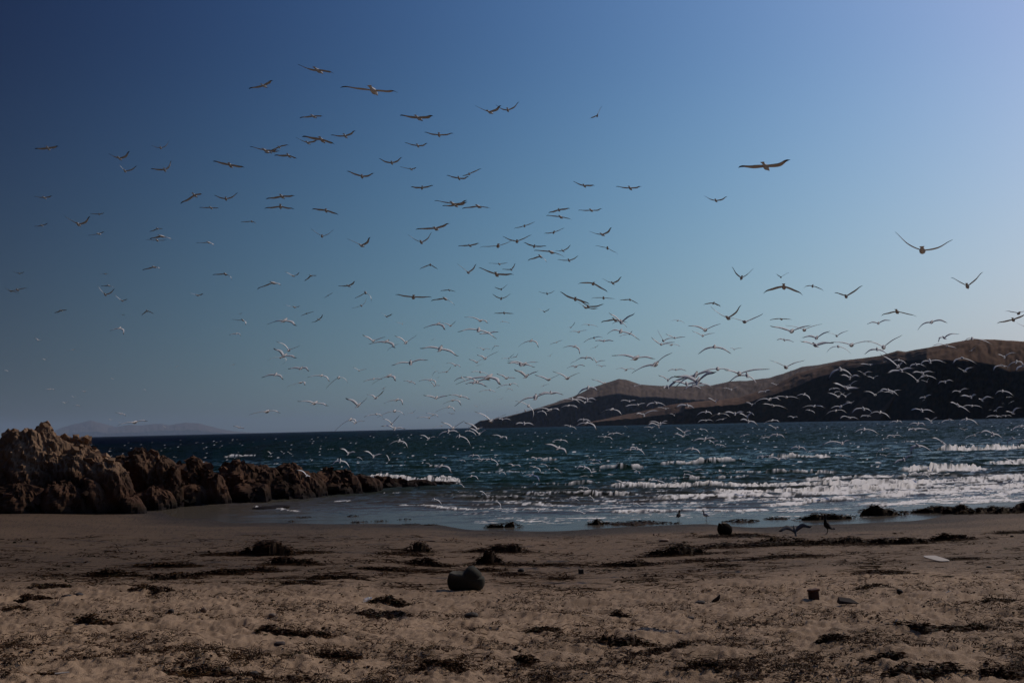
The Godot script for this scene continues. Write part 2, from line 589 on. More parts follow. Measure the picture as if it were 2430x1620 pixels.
# ------------------------------------------------------------------ rocks
# one outcrop of several lumps: photo x and base y, distance, half width, height, half depth (metres)
func outcrop(called: String, label: String, lumps: Array, seed_: float, dusty: float) -> void:
	var s := Mesher.new()
	var o_at := at(lumps[0][0], 1200, lumps[0][1])
	o_at.y = 0.0
	for l in lumps:
		var d: float = l[1]
		var ctr := at(l[0], 1200, d)
		ctr.y = 0.0
		var a: float = l[2]
		var b: float = l[3]
		var cdep: float = l[4]
		var px := maxf(a, b) / d * 1190.0
		var nu := clampi(int(px * 2.4), 24, 230)
		var nv := clampi(int(px * 1.3), 14, 120)
		var first := s.v.size()
		for j in nv + 1:
			var th := PI * j / nv
			for i in nu + 1:
				var ph := TAU * i / nu
				var dir := Vector3(sin(th) * cos(ph), cos(th), sin(th) * sin(ph))
				var q := Vector3(dir.x * a, dir.y * b, dir.z * cdep) + ctr
				var w := Vector3(q.x + q.y * 0.35, q.y * 0.55, q.z) * 1.0 + Vector3(seed_, 0, 0)
				var big := n_r.get_noise_3d(w.x * 7.0, w.y * 7.0, w.z * 7.0)
				var mid := n_c.get_noise_3d(w.x * 11.0, w.y * 14.0, w.z * 11.0)
				var fine := n_r.get_noise_3d(w.x * 45.0, w.y * 45.0, w.z * 45.0)
				var grit := n_a.get_noise_3d(w.x * 130.0, w.y * 130.0, w.z * 130.0)
				var k := minf(1.0, minf(a, b) / 1.2)
				var chip := n_c.get_noise_3d(w.x * 30.0, w.y * 26.0, w.z * 30.0)
				var chip2 := n_c.get_noise_3d(w.x * 75.0 + 9.0, w.y * 60.0, w.z * 75.0)
				var off := (0.30 * big + 0.55 * (mid + 0.6) + 0.34 * (chip + 0.6) + 0.15 * (chip2 + 0.6) + 0.12 * fine + 0.05 * grit) * k
				var nd := Vector3(dir.x / a, dir.y / b, dir.z / cdep).normalized()
				q += nd * off
				var c := Color(0.034, 0.021, 0.015).lerp(Color(0.125, 0.066, 0.040), clampf(0.5 + 0.9 * n_b.get_noise_3d(w.x * 9.0, w.y * 9.0, w.z * 9.0) + 0.3 * grit, 0.0, 1.0))
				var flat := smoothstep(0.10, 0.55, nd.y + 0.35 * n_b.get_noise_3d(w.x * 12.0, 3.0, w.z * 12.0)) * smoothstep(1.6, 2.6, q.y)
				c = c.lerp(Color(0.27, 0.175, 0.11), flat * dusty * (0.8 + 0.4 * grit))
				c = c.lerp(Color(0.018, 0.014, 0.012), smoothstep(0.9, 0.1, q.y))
				c.a = 1.0
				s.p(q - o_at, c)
		s.grid(nu + 1, nv + 1, first)
	# angular blocks lodged all over it
	var shell := s.v.size()
	for b in int(lumps.size() * 60):
		var vi := rng.randi() % shell
		var where := s.v[vi]
		if where.y < 0.15 or where.z < -1.0:
			continue
		var size := 0.06 + 0.24 * pow(rng.randf(), 2.2)
		var turn := Basis(Vector3(rng.randf_range(-1, 1), rng.randf_range(-1, 1), rng.randf_range(-1, 1)).normalized(), rng.randf() * TAU).scaled(Vector3(size * 1.3, size * rng.randf_range(0.6, 1.5), size))
		var tint: Color = s.c[vi] * rng.randf_range(0.8, 1.7)
		tint.a = 1.0
		var ids := []
		for q in [[1, 0, 0], [-1, 0, 0], [0, 1, 0], [0, -1, 0], [0, 0, 1], [0, 0, -1], [0.7, 0.7, 0.5], [-0.7, 0.6, 0.6]]:
			ids.append(s.p(where + turn * (Vector3(q[0], q[1], q[2]) * rng.randf_range(0.75, 1.15)), tint))
		for f in [[0, 2, 6], [6, 2, 4], [0, 6, 4], [2, 1, 7], [2, 7, 4], [7, 1, 4], [0, 4, 3], [4, 1, 3], [0, 5, 2], [2, 5, 1], [0, 3, 5], [1, 5, 3]]:
			s.ix.append_array([ids[f[0]], ids[f[2]], ids[f[1]]])
	s.facet()
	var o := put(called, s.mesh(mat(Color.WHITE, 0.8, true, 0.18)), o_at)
	tag(o, label, "rock", "rocks along the left of the beach")

func make_rocks() -> void:
	outcrop("rock_outcrop", "tallest rocky outcrop at far left with pale sandy ledges on top", [
		[70, 63, 3.4, 4.1, 2.4], [-90, 63, 3.4, 3.3, 2.6], [180, 62.5, 1.9, 3.3, 1.6], [258, 61.5, 1.15, 2.4, 1.2], [310, 61, 0.6, 0.9, 0.8], [150, 60.3, 1.3, 1.6, 1.0], [40, 60.0, 1.6, 1.5, 1.1], [225, 60.6, 0.8, 1.6, 0.8],
		[62, 64, 1.0, 4.3, 0.7], [103, 64, 1.1, 4.42, 0.8], [150, 64, 0.7, 4.1, 0.6], [180, 64, 0.45, 3.95, 0.5], [200, 64, 0.42, 3.85, 0.5], [222, 64, 0.7, 3.3, 0.6], [250, 64, 0.7, 2.9, 0.6], [282, 63.5, 0.7, 2.2, 0.6], [20, 64, 0.6, 4.2, 0.5], [110, 61.6, 0.35, 2.9, 0.4], [60, 61.6, 0.4, 2.7, 0.4], [215, 62, 0.3, 2.9, 0.3]], 10.0, 1.0)
	outcrop("rock_mass", "dark jagged rock mass just right of the tall outcrop", [[335, 67, 1.4, 2.95, 1.3], [285, 66.5, 0.7, 2.6, 0.8], [385, 67, 0.9, 2.6, 1.0], [410, 66.5, 0.45, 2.2, 0.6], [360, 65.2, 1.3, 1.0, 0.8], [325, 66.8, 0.7, 3.0, 0.5], [362, 67, 0.6, 2.95, 0.5]], 25.0, 0.25)
	outcrop("rock_stack", "dark upright rock stack with a square top, third rock from left", [[465, 69.5, 0.85, 2.45, 0.9], [428, 69, 0.4, 2.1, 0.4], [492, 69, 0.5, 2.2, 0.5], [450, 68, 1.0, 0.9, 0.8], [510, 68.5, 0.7, 1.5, 0.7]], 41.0, 0.1)
	outcrop("rock_ridge", "long low brown rock ridge with a broken top, wet at its foot", [[560, 72, 1.3, 1.75, 1.2], [540, 71.5, 0.9, 1.5, 0.9], [620, 73, 1.5, 1.65, 1.2], [690, 74, 1.4, 1.75, 1.2], [655, 72.8, 1.4, 1.0, 0.9], [735, 74.5, 0.9, 1.35, 0.9], [590, 71.0, 1.2, 0.9, 0.8], [700, 73, 1.0, 0.8, 0.8]], 58.0, 0.1)
	outcrop("rock_shelf", "low dark rock shelf between the ridge and the reef", [[775, 77, 1.2, 1.25, 1.1], [820, 78, 1.1, 1.1, 1.0], [862, 79, 1.1, 0.85, 0.9], [795, 76.5, 1.0, 0.6, 0.8]], 73.0, 0.0)
	outcrop("rock_reef", "thin black reef of rock tapering into the surf", [[905, 81, 1.3, 0.62, 0.8], [950, 82, 1.2, 0.5, 0.7], [995, 83, 1.2, 0.38, 0.6], [1040, 84.5, 1.1, 0.28, 0.5], [1075, 85.5, 0.8, 0.18, 0.4]], 88.0, 0.0)
	outcrop("flat_rock", "flat wet rock patch in the shallows before the ridge", [[635, 63.5, 0.8, 0.10, 0.9], [660, 64.5, 0.6, 0.08, 0.6]], 95.0, 0.0)

# ------------------------------------------------------------------ seaweed
func ribbon(s: Mesher, p0: Vector3, dir: Vector3, length: float, width: float, lift: float, curl: float, col: Color, ground := -1e9) -> void:
	var n := 5
	var first := s.v.size()
	var d := dir
	var q := p0
	for k in n + 1:
		var t := float(k) / n
		var sd := d.cross(Vector3.UP).normalized().rotated(d.normalized(), curl * 2.0 * t)
		var w := width * (1.0 - 0.75 * t * t)
		var qq := q + Vector3.UP * lift * sin(t * PI * 0.9)
		qq.y = maxf(qq.y, ground)
		s.p(qq - sd * w, col)
		s.p(qq + sd * w, col)
		d = d.rotated(Vector3.UP, curl * 0.6 * sin(k * 1.7 + curl))
		q += d * length / n
	for k in n:
		var a := first + k * 2
		s.quad(a, a + 1, a + 3, a + 2)

func weed_color() -> Color:
	var t := rng.randf()
	var c := Color(0.024, 0.013, 0.007).lerp(Color(0.085, 0.040, 0.018), rng.randf())
	if t > 0.86:
		c = Color(0.11, 0.055, 0.018)
	elif t > 0.80:
		c = Color(0.035, 0.032, 0.012)
	return c

var weed_mat: StandardMaterial3D
var heaps := []
# a pile centred at photo x with its near edge at photo y, w and h in photo pixels
func pile(label: String, x: float, y: float, w: float, h: float, wet := 0.0, mound := 1.0) -> void:
	var g := on_ground(x, y)
	var d := -g.z
	var hw := w * d / F / 2.0
	var hh := h * d / F
	var slope := (eye.y - g.y) / d
	var hd := minf(hw * 0.7, hh * (0.9 if mound > 0.5 else 1.0 / slope * 0.42))
	hd = maxf(hd, 0.10)
	var top := maxf(hh - 2.0 * hd * slope, hh * 0.35) if mound > 0.5 else hh * 0.45
	g.z -= hd
	g.y = maxf(sand_y(g.x, g.z), 0.0)
	var s := Mesher.new()
	var nu := clampi(int(w * 0.42), 12, 80)
	var nv := clampi(int(hd / d / d * 4.0 * 1190.0), 7, 16)
	var sd := rng.randf() * 900.0
	heaps.append([g, hw, hd])
	for j in nv:
		var b := -1.0 + 2.0 * j / (nv - 1.0)
		for i in nu:
			var a := -1.0 + 2.0 * i / (nu - 1.0)
			var lx := a * hw
			var lz := b * hd
			var cl := 0.75 * n_b.get_noise_2d(a * 18.0, sd + 40.0)
			var th := maxf(0.05, (1.0 - pow(absf(a), 1.6)) * (0.60 + 0.9 * n_b.get_noise_2d(a * 17.0 + sd, 7.0)))
			var k := maxf(0.0, 1.0 - pow((b - cl) / th, 2.0)) * (1.0 - pow(absf(a), 2.2))
			var ns := n_b.get_noise_2d(lx * 5.0 / hw + sd, lz * 3.0 / hd)
			var n2 := n_a.get_noise_2d((g.x + lx) * 40.0, (g.z + lz) * 40.0 + sd)
			var hgt := top * pow(k, 0.55) * (0.72 + 0.55 * n_b.get_noise_2d(a * 15.0 + sd, 3.0) + 0.25 * ns) + minf(0.045, hh * 0.22) * n2 * signf(k)
			if k + 0.25 * n2 < 0.06:
				hgt = -0.06
			var gy := maxf(sand_y(g.x + lx, g.z + lz), -0.02)
			var c := weed_color().lerp(Color(0.026, 0.015, 0.009), 0.7)
			s.p(Vector3(lx, gy - g.y + hgt - 0.012, lz), c)
	s.grid(nu, nv, 0)
	var cnt := clampi(int(w * h * 0.13 + w * 0.6), 24, 340)
	for k in cnt:
		var a := rng.randf_range(-1.05, 1.05)
		var cl := 0.75 * n_b.get_noise_2d(a * 18.0, sd + 40.0)
		var th := maxf(0.12, (1.0 - pow(absf(a), 1.6)) * (0.60 + 0.9 * n_b.get_noise_2d(a * 17.0 + sd, 7.0)))
		var bb := rng.randf_range(-1.15, 1.15)
		var b := cl + bb * th
		var lx := a * hw
		var lz := b * hd
		var kk := maxf(0.0, 1.0 - bb * bb) * maxf(0.0, 1.0 - pow(absf(a), 2.2))
		var ns := n_b.get_noise_2d(lx * 5.0 / hw + sd, lz * 3.0 / hd)
		var gy := maxf(sand_y(g.x + lx, g.z + lz), 0.0) - g.y
		var hgt := maxf(0.0, top * pow(kk, 0.55) * (0.72 + 0.55 * n_b.get_noise_2d(a * 15.0 + sd, 3.0) + 0.25 * ns))
		var yaw := rng.randf() * TAU
		var dirv := Vector3(cos(yaw) * 1.4, rng.randf_range(-0.10, 0.08), sin(yaw) * 0.8).normalized()
		var ln := rng.randf_range(0.05, 0.20) * clampf(hw * 1.2, 0.45, 1.0)
		ribbon(s, Vector3(lx, gy + hgt + 0.004, lz), dirv, ln, rng.randf_range(0.004, 0.010) * (1.0 + d / 35.0), rng.randf_range(0.0, 0.016), rng.randf_range(-1.2, 1.2), weed_color(), gy + 0.003)
	var o := put(numbered("seaweed_pile"), s.mesh(weed_mat), g)
	tag(o, label, "seaweed", "heaps of seaweed washed up on the beach")

func make_piles() -> void:
	weed_mat = mat(Color.WHITE, 0.72, true, 0.22)
	for p in [
		["round seaweed clump standing in the shallows at picture centre", 1195, 1252, 84, 17], ["seaweed mound at the left end of the long shallows strip", 1415, 1246, 44, 22], ["long low seaweed strip lying in the shallows", 1520, 1247, 180, 12], ["low seaweed strip in the water right behind the round boulder", 1765, 1240, 84, 12],
		["short seaweed heap at the water's edge above the landing bird", 1850, 1233, 56, 13], ["long seaweed heap at the water's edge behind the standing bird", 1965, 1233, 140, 18], ["big glossy seaweed mound at the water's edge, right side", 2105, 1224, 120, 30], ["seaweed heap joining the two glossy mounds at right", 2225, 1217, 130, 17],
		["tall seaweed bank at the water's edge near the right border", 2340, 1219, 116, 34], ["seaweed hump filling the gap left of the tall bank", 2285, 1219, 80, 24], ["highest seaweed bank cut by the right border", 2440, 1217, 150, 34],
		["small seaweed lump alone in the wet film", 836, 1226, 26, 9], ["thin seaweed streak in the wet film, left of the lump", 718, 1229, 34, 7], ["flat seaweed scrap in the wet film, first of a row", 850, 1240, 38, 7], ["flat seaweed scrap in the wet film, second of a row", 898, 1238, 36, 8], ["flat seaweed scrap in the wet film, third of a row", 958, 1234, 30, 8],
		["brown seaweed scrap at the waterline below the row of scraps", 972, 1246, 42, 7], ["low seaweed hump on the sand edge left of the clump", 1022, 1247, 32, 6], ["seaweed scrap beside a puddle at the far left water's edge", 690, 1238, 14, 5],
		["large dark seaweed heap on the damp sand, left of centre", 622, 1320, 160, 36], ["flat tail of seaweed right of the large left heap", 725, 1316, 70, 12], ["seaweed heap just below the large left heap", 690, 1342, 130, 24], ["peaked seaweed heap right of centre-left on damp sand", 990, 1310, 66, 26], ["flat seaweed apron left of the peaked heap", 950, 1319, 90, 13],
		["broad seaweed heap behind the grey boulder", 1185, 1312, 130, 28], ["seaweed clump right behind the boulder's top", 1160, 1340, 66, 34], ["seaweed tangle touching the boulder's right side", 1155, 1358, 60, 18], ["raised end of the long seaweed band left of the boulder", 1015, 1344, 105, 22], ["middle of the long seaweed band rising to the right", 910, 1355, 110, 16],
		["lower stretch of the long seaweed band", 800, 1374, 130, 17], ["left end of the long seaweed band", 705, 1388, 80, 13], ["thin seaweed line below the boulder's left shoulder", 1020, 1361, 90, 8],
		["flat dark seaweed patch, far left of the beach", 255, 1368, 130, 26], ["seaweed strip behind the flat patches at left", 390, 1345, 150, 16], ["wide seaweed tangle with shiny blades at left", 405, 1377, 110, 32], ["seaweed patch right of the shiny tangle", 515, 1366, 110, 20], ["low seaweed tongue below the shiny tangle", 345, 1404, 100, 22],
		["greenish seaweed heap at the left", 600, 1359, 110, 22], ["thin dark seaweed streak ending at the greenish heap", 520, 1319, 100, 12], ["seaweed streak near the left border, upper one", 105, 1399, 96, 18], ["seaweed streak near the left border, middle one", 62, 1428, 90, 22], ["seaweed streak touching the left border", 25, 1446, 60, 12],
		["heavy seaweed heap at the left end of the right-hand wrack line", 1610, 1320, 150, 34], ["long wrack line of seaweed stretching right", 1790, 1298, 260, 28], ["seaweed mass in the wrack line below the landing bird", 1880, 1292, 150, 24], ["humped seaweed in the wrack line below the standing bird", 2005, 1292, 130, 26], ["seaweed run in the wrack line towards the right", 2140, 1292, 150, 22],
		["peaked seaweed at the right end of the wrack line", 2265, 1283, 110, 22], ["thin seaweed strip at the right border above the wrack line", 2410, 1268, 70, 12], ["seaweed strip under the round boulder", 1760, 1274, 170, 10], ["arched seaweed heap with a pale gap on mid beach", 1490, 1344, 130, 24], ["low seaweed strip right of the arched heap", 1668, 1333, 76, 13],
		["seaweed blade bunch between wrack line and dark shards", 1715, 1346, 70, 13], ["flat seaweed streak below the wrack line at right", 1870, 1326, 180, 12], ["thin seaweed strip right of the grey boulder", 1260, 1344, 170, 12], ["short seaweed roll below the small square block", 1330, 1377, 60, 9], ["dark seaweed streak left of the square block", 1215, 1367, 60, 10],
		["black seaweed clump beside the clear bottle", 925, 1434, 100, 26], ["seaweed bank below the bottle", 905, 1466, 130, 15], ["seaweed tuft with a dark lump on dry sand at left", 215, 1484, 100, 34], ["ragged seaweed clump on dry sand left of centre", 650, 1508, 90, 32], ["seaweed scrap right of the ragged clump", 735, 1515, 66, 18],
		["round seaweed ball on dry sand right of centre", 1475, 1466, 40, 22], ["hooped seaweed strand on dry sand", 1292, 1503, 76, 20], ["grassy seaweed tangle in the middle foreground", 1495, 1536, 130, 38], ["scattered seaweed mat on dry sand right of the boulder", 1590, 1545, 90, 14],
		["wide flat seaweed mat at right foreground", 2265, 1500, 210, 44], ["seaweed knot left of the wide mat", 1980, 1526, 60, 26], ["dark seaweed mound at lower right", 2110, 1570, 100, 34], ["seaweed mat along the lower right edge", 2215, 1616, 190, 30], ["seaweed patch in the lower right corner", 2390, 1606, 90, 24],
		["oval seaweed mound at lower left of centre", 800, 1570, 84, 24], ["long seaweed drift at the lower edge, left", 460, 1600, 170, 26], ["seaweed mound on the lower edge right of centre-left", 1045, 1602, 110, 30], ["small seaweed wad on the lower edge, centre", 1245, 1572, 50, 28], ["seaweed strand heap at the lower edge, centre right", 1540, 1556, 60, 16],
		["seaweed drift at the lower edge, right of centre", 1680, 1600, 130, 20], ["seaweed tangle between the pot and the wide mat", 2075, 1400, 80, 18], ["seaweed wisp right of the white board", 2290, 1331, 60, 9], ["seaweed wisp on dry sand, far right edge", 2390, 1428, 90, 12], ["loose seaweed patch below the white board", 2105, 1365, 120, 12],
		["seaweed wad at the lower edge near the left corner", 590, 1608, 60, 22], ["seaweed clump in the lower left quarter", 90, 1602, 50, 14]]:
		var h: float = p[4]
		if p[2] > 1420 and h < 40:
			h *= 1.25
		pile(p[0], p[1], p[2], p[3], h, 0.0, 1.0 if h > 15 and p[2] < 1380 else 0.0)

func make_scraps() -> void:
	# loose bits nobody could count
	var variants := []
	for k in 7:
		var s := Mesher.new()
		for j in rng.randi_range(2, 5):
			var yaw := rng.randf() * TAU
			ribbon(s, Vector3(rng.randf_range(-0.03, 0.03), 0.004 + rng.randf() * 0.012, rng.randf_range(-0.03, 0.03)), Vector3(cos(yaw) * 1.3, rng.randf_range(-0.1, 0.3), sin(yaw)).normalized(), rng.randf_range(0.03, 0.12), rng.randf_range(0.002, 0.005), rng.randf_range(0.0, 0.03), rng.randf_range(-1.6, 1.6), Color.WHITE, 0.002)
		variants.append(s.mesh(weed_mat))
	# clods and pebbles
	for k in 3:
		var s := Mesher.new()
		var pr := PackedVector2Array()
		for i in 7:
			var a := TAU * i / 7.0
			pr.append(Vector2(cos(a) * 0.022, sin(a) * 0.014) * rng.randf_range(0.7, 1.3))
		inflate(s, pr, 0.035, Color.WHITE, 0.0, 2.0)
		variants.append(s.mesh(weed_mat))
	var spots := []
	for k in variants.size():
		spots.append([])
	var tries := 0
	while tries < 46000:
		tries += 1
		var py := 1266.0 + 364.0 * pow(rng.randf(), 0.72)
		var px := rng.randf_range(-40.0, 2470.0)
		var g := on_ground_fast(px, py)
		var dens := 0.34 + 1.9 * n_b.get_noise_2d(g.x * 10.0, g.z * 10.0) + 0.9 * n_a.get_noise_2d(g.x * 26.0, g.z * 26.0)
		if py < 1400.0:
			dens -= 0.12
		if rng.randf() > dens:
			continue
		var vi := rng.randi() % 7 if tries % 10 < 5 else 7 + rng.randi() % 3
		spots[vi].append(g)
	for hp in heaps:
		for i in int(30 + 110 * hp[1]):
			var g: Vector3 = hp[0] + Vector3(rng.randfn() * hp[1] * 0.75, 0, rng.randfn() * hp[2] * 0.8)
			if sand_y(g.x, g.z) > 0.02:
				spots[rng.randi() % variants.size()].append(g)
	for k in variants.size():
		var mm := MultiMesh.new()
		mm.transform_format = MultiMesh.TRANSFORM_3D
		mm.use_colors = true
		mm.mesh = variants[k]
		mm.instance_count = spots[k].size()
		for i in spots[k].size():
			var g: Vector3 = spots[k][i]
			g.y = sand_y(g.x, g.z) + 0.002
			var sc := rng.randf_range(0.45, 1.35) * (1.0 + maxf(0.0, -g.z - 18.0) * 0.02)
			if k >= 7:
				sc *= rng.randf_range(0.3, 0.8)
			var long := 1.0 if -g.z < 22.0 else rng.randf_range(1.5, 5.0)
			var b := Basis.from_scale(Vector3(sc * rng.randf_range(1.0, 1.7) * long, sc, sc)) * Basis(Vector3.UP, rng.randf() * TAU)
			mm.set_instance_transform(i, Transform3D(b, g))
			mm.set_instance_color(i, weed_color())
		var o := MultiMeshInstance3D.new()
		o.name = numbered("seaweed_scraps" if k < 7 else "pebbles")
		o.multimesh = mm
		add_child(o, true)
		tag(o, "small dark scraps of seaweed strewn over the sand" if k < 7 else "tiny dark pebbles and clods strewn over the sand", "seaweed" if k < 7 else "pebbles", "", "stuff")

func on_ground_fast(x: float, y: float) -> Vector3:
	var r := ray(x, y)
	var d := 20.0
	for i in 7:
		var q := eye + r * (d / -r.z)
		var yb := base(q.x, q.z, ds(q.x))
		var nd: float = (eye.y - yb) / (-r.y) * (-r.z)
		d = lerpf(d, nd, 0.8)
	return eye + r * (d / -r.z)

# ------------------------------------------------------------------ small things on the beach
func outline_px(pts: Array, k: float) -> PackedVector2Array:
	# outline points in photo pixels relative to the base point, y downwards
	var o := PackedVector2Array()
	for p in pts:
		o.append(Vector2(p[0], -p[1]) * k)
	if not Geometry2D.is_polygon_clockwise(o):
		o.reverse()
	return o

func stone(called: String, label: String, x: float, y: float, w: float, h: float, col: Color, cat := "stone", group := "") -> void:
	var g := on_ground(x, y)
	var k := -g.z / F
	var s := Mesher.new()
	var pr := PackedVector2Array()
	for i in 9:
		var a := -TAU * i / 9.0
		pr.append(Vector2(cos(a) * w * k / 2.0, (sin(a) * 0.5 + 0.42) * h * k) * Vector2(rng.randf_range(0.85, 1.1), rng.randf_range(0.9, 1.1)))
	inflate(s, pr, w * k * 0.9, col, 0.10 * minf(w, h) * k, 2.4)
	var o := put(numbered(called), s.mesh(mat(Color.WHITE, 0.8, true)), g + Vector3(0, -0.01, -w * k * 0.4))
	tag(o, label, cat, group)

func make_things() -> void:
	# the grey boulder
	var g := on_ground(1105, 1400)
	var k := -g.z / F
	var s := Mesher.new()
	var ol := []
	for p in [[430, 900], [452, 740], [505, 600], [570, 556], [700, 562], [860, 566], [1000, 585], [1085, 520], [1170, 420], [1300, 380], [1395, 392], [1500, 490], [1640, 650], [1745, 790], [1755, 880], [1750, 960], [1715, 1090], [1650, 1180], [1450, 1190], [1200, 1190], [900, 1200], [620, 1215], [500, 1140]]:
		ol.append([1030 + p[0] * 0.06803 - 1105, 1320 + p[1] * 0.06803 - 1400])
	inflate(s, outline_px(ol, k), 0.5, Color(0.046, 0.044, 0.036), 0.012, 3.6)
	for i in s.v.size():
		# the hollow on its left shoulder and the notch down its right side
		var q := s.v[i]
		var hollow := exp(-pow((q.x + 28.0 * k) / (18.0 * k), 2.0)) * smoothstep(26.0 * k, 42.0 * k, q.y)
		s.v[i].y -= hollow * 0.05 * clampf(1.0 - absf(q.z) / 0.16, 0.0, 1.0)
		var line := (q.x - 20.0 * k) * 0.25 - (q.y - 26.0 * k)
		var notch := exp(-line * line / (0.02 * 0.02)) * smoothstep(10.0 * k, 34.0 * k, q.x)
		s.v[i] = s.v[i] * (1.0 - 0.07 * notch)
		s.c[i] = s.c[i] * (1.0 + 0.5 * n_a.get_noise_3d(q.x * 60.0, q.y * 60.0, q.z * 60.0)) + Color(0.09, 0.085, 0.07) * hollow
		s.c[i].a = 1.0
		s.v[i] += s.v[i].normalized() * 0.008 * n_a.get_noise_3d(q.x * 120.0, q.y * 120.0, q.z * 120.0)
	var b := put("boulder", s.mesh(mat(Color.WHITE, 0.8, true, 0.15)), g + Vector3(0, -0.015, -0.24))
	tag(b, "smooth grey green boulder with a hollow shoulder and notched right side", "boulder")
	# the round black boulder
	g = on_ground(1722, 1271)
	k = -g.z / F
	s = Mesher.new()
	ol = []
	for i in 18:
		var a := TAU * i / 18.0
		ol.append([cos(a) * 18.5, -15.0 + sin(a) * 17.0])
	ol[13] = [-2, -33]
	ol[11] = [-13, -33.5]
	inflate(s, outline_px(ol, k), 36.0 * k, Color(0.022, 0.017, 0.013), 0.03, 2.1)
	for i in s.v.size():
		var q := s.v[i]
		if q.y > 30.5 * k + 0.03 * n_a.get_noise_2d(q.x * 60.0, q.z * 60.0):
			s.c[i] = Color(0.30, 0.25, 0.19)
	b = put("round_boulder", s.mesh(mat(Color.WHITE, 0.9, true, 0.12)), g + Vector3(0, -0.02, -0.15))
	tag(b, "round black weedy boulder with a pale cap at the water's edge", "boulder")
	# white board
	g = on_ground(2232, 1336)
	k = -g.z / F
	s = Mesher.new()
	var prof := PackedVector2Array()
	for p in [[-20, 16], [-17, 19], [9, 19], [12, 17], [24, 0], [23, -5], [2, -6], [-6, -3], [-20, 11]]:
		prof.append(Vector2(p[0] * k, p[1] * k * 2.6))
	inflate(s, prof, 0.02, Color(0.48, 0.42, 0.36), 0.0, 12.0, 1)
	var slab := Mesher.new()
	slab.add(s, Transform3D(Basis(Vector3.RIGHT, -PI / 2.0 + 0.10), Vector3.ZERO))
	b = put("white_board", slab.mesh(mat(Color.WHITE, 0.7, true)), g + Vector3(0, 0.03, -0.12))
	tag(b, "flat white broken board with rounded corners lying on the sand", "board")
	# terracotta pot piece: wall and a thick rim
	g = on_ground(1935, 1430)
	k = -g.z / F
	var pot := Node3D.new()
	pot.name = "clay_block"
	pot.position = g + Vector3(0, 0, -0.06)
	pot.rotation = Vector3(-0.05, 0.25, 0.02)
	add_child(pot)
	tag(pot, "upright red clay block with a ridged rim, on dry sand", "block")
	s = Mesher.new()
	box(s, Vector3(22, 22, 16) * k, Transform3D(Basis.IDENTITY, Vector3(0, 9.5 * k, 0)), Color(0.050, 0.017, 0.011), 2.0 * k)
	put("body", s.mesh(mat(Color.WHITE, 0.85, true)), Vector3.ZERO, pot)
	s = Mesher.new()
	box(s, Vector3(26, 6.5, 19) * k, Transform3D(Basis(Vector3.BACK, 0.05), Vector3(0.4 * k, 22.6 * k, 0)), Color(0.075, 0.025, 0.015), 2.2 * k)
	put("rim", s.mesh(mat(Color.WHITE, 0.85, true)), Vector3.ZERO, pot)
	# grey wedge
	g = on_ground(2017, 1438)
	k = -g.z / F
	s = Mesher.new()
	var pts := [Vector3(-24, 0, 6), Vector3(-20, 14, -6), Vector3(-21, 0, -12), Vector3(24, 0, 6), Vector3(10, 9, -10), Vector3(14, 0, -14), Vector3(-14, 1.5, 8), Vector3(-22, 8, 5)]
	for f in [[7, 1, 4, 3], [7, 3, 3, 0], [1, 2, 5, 4], [0, 2, 1, 7], [4, 5, 3, 3]]:
		var id := []
		for q in f:
			id.append(s.p(pts[q] * k * Vector3(1, 1, 2.0), Color(0.055, 0.050, 0.045)))
		s.quad(id[0], id[1], id[2], id[3])
	b = put("slate_wedge", s.mesh(mat(Color.WHITE, 0.85, true, 0.12)), g + Vector3(0, -0.004, -0.06))
	tag(b, "grey slate wedge lying beside the red clay block", "stone")
	# square block
	g = on_ground(1379, 1360)
	k = -g.z / F
	s = Mesher.new()
	box(s, Vector3(11, 11, 10) * k, Transform3D(Basis(Vector3.UP, 0.2).rotated(Vector3.BACK, 0.05), Vector3(0, 5 * k, 0)), Color(0.03, 0.024, 0.02), 0.6 * k)
	box(s, Vector3(3.4, 1.4, 9) * k, Transform3D(Basis(Vector3.UP, 0.2), Vector3(-3.6 * k, 10.9 * k, 0)), Color(0.03, 0.024, 0.02), 0.4 * k)
	box(s, Vector3(3.4, 1.2, 9) * k, Transform3D(Basis(Vector3.UP, 0.2), Vector3(3.8 * k, 10.7 * k, 0)), Color(0.03, 0.024, 0.02), 0.4 * k)
	b = put("square_block", s.mesh(mat(Color.WHITE, 0.8, true)), g)
	tag(b, "small dark square block standing alone on the damp sand", "block")
	# clear bottle, its base towards the camera
	g = on_ground(862, 1428)
	k = -g.z / F * 0.72
	var bottle := Node3D.new()
	bottle.name = "bottle"
	bottle.position = g + Vector3(0, 6.0 * k, -0.05)
	bottle.rotation = Vector3(0.12, -0.7, 0)
	add_child(bottle)
	tag(bottle, "clear plastic bottle with its round base facing the camera", "bottle")
	s = Mesher.new()
	var bp := []
	var br := []
	var bc := []
	for p in [[0.0, 0.2], [0.0, 4.6], [0.6, 5.8], [3.0, 6.0], [4.0, 5.6], [5.0, 6.0], [14.0, 6.0], [15.0, 5.6], [16.0, 6.0], [24.0, 6.0], [30.0, 2.2], [33.0, 2.0], [33.0, 0.1]]:
		bp.append(Vector3(0, 0, -p[0] * k))
		br.append(Vector2(p[1], p[1]) * k)
		bc.append(Color.WHITE)
	sweep_exact(s, bp, br, bc, 18)
	var plastic := mat(Color(0.75, 0.78, 0.82), 0.12, false, 0.6)
	plastic.transparency = BaseMaterial3D.TRANSPARENCY_ALPHA
	plastic.albedo_color.a = 0.3
	put("body", s.mesh(plastic), Vector3.ZERO, bottle)
	s = Mesher.new()
	bp = []
	br = []
	bc = []
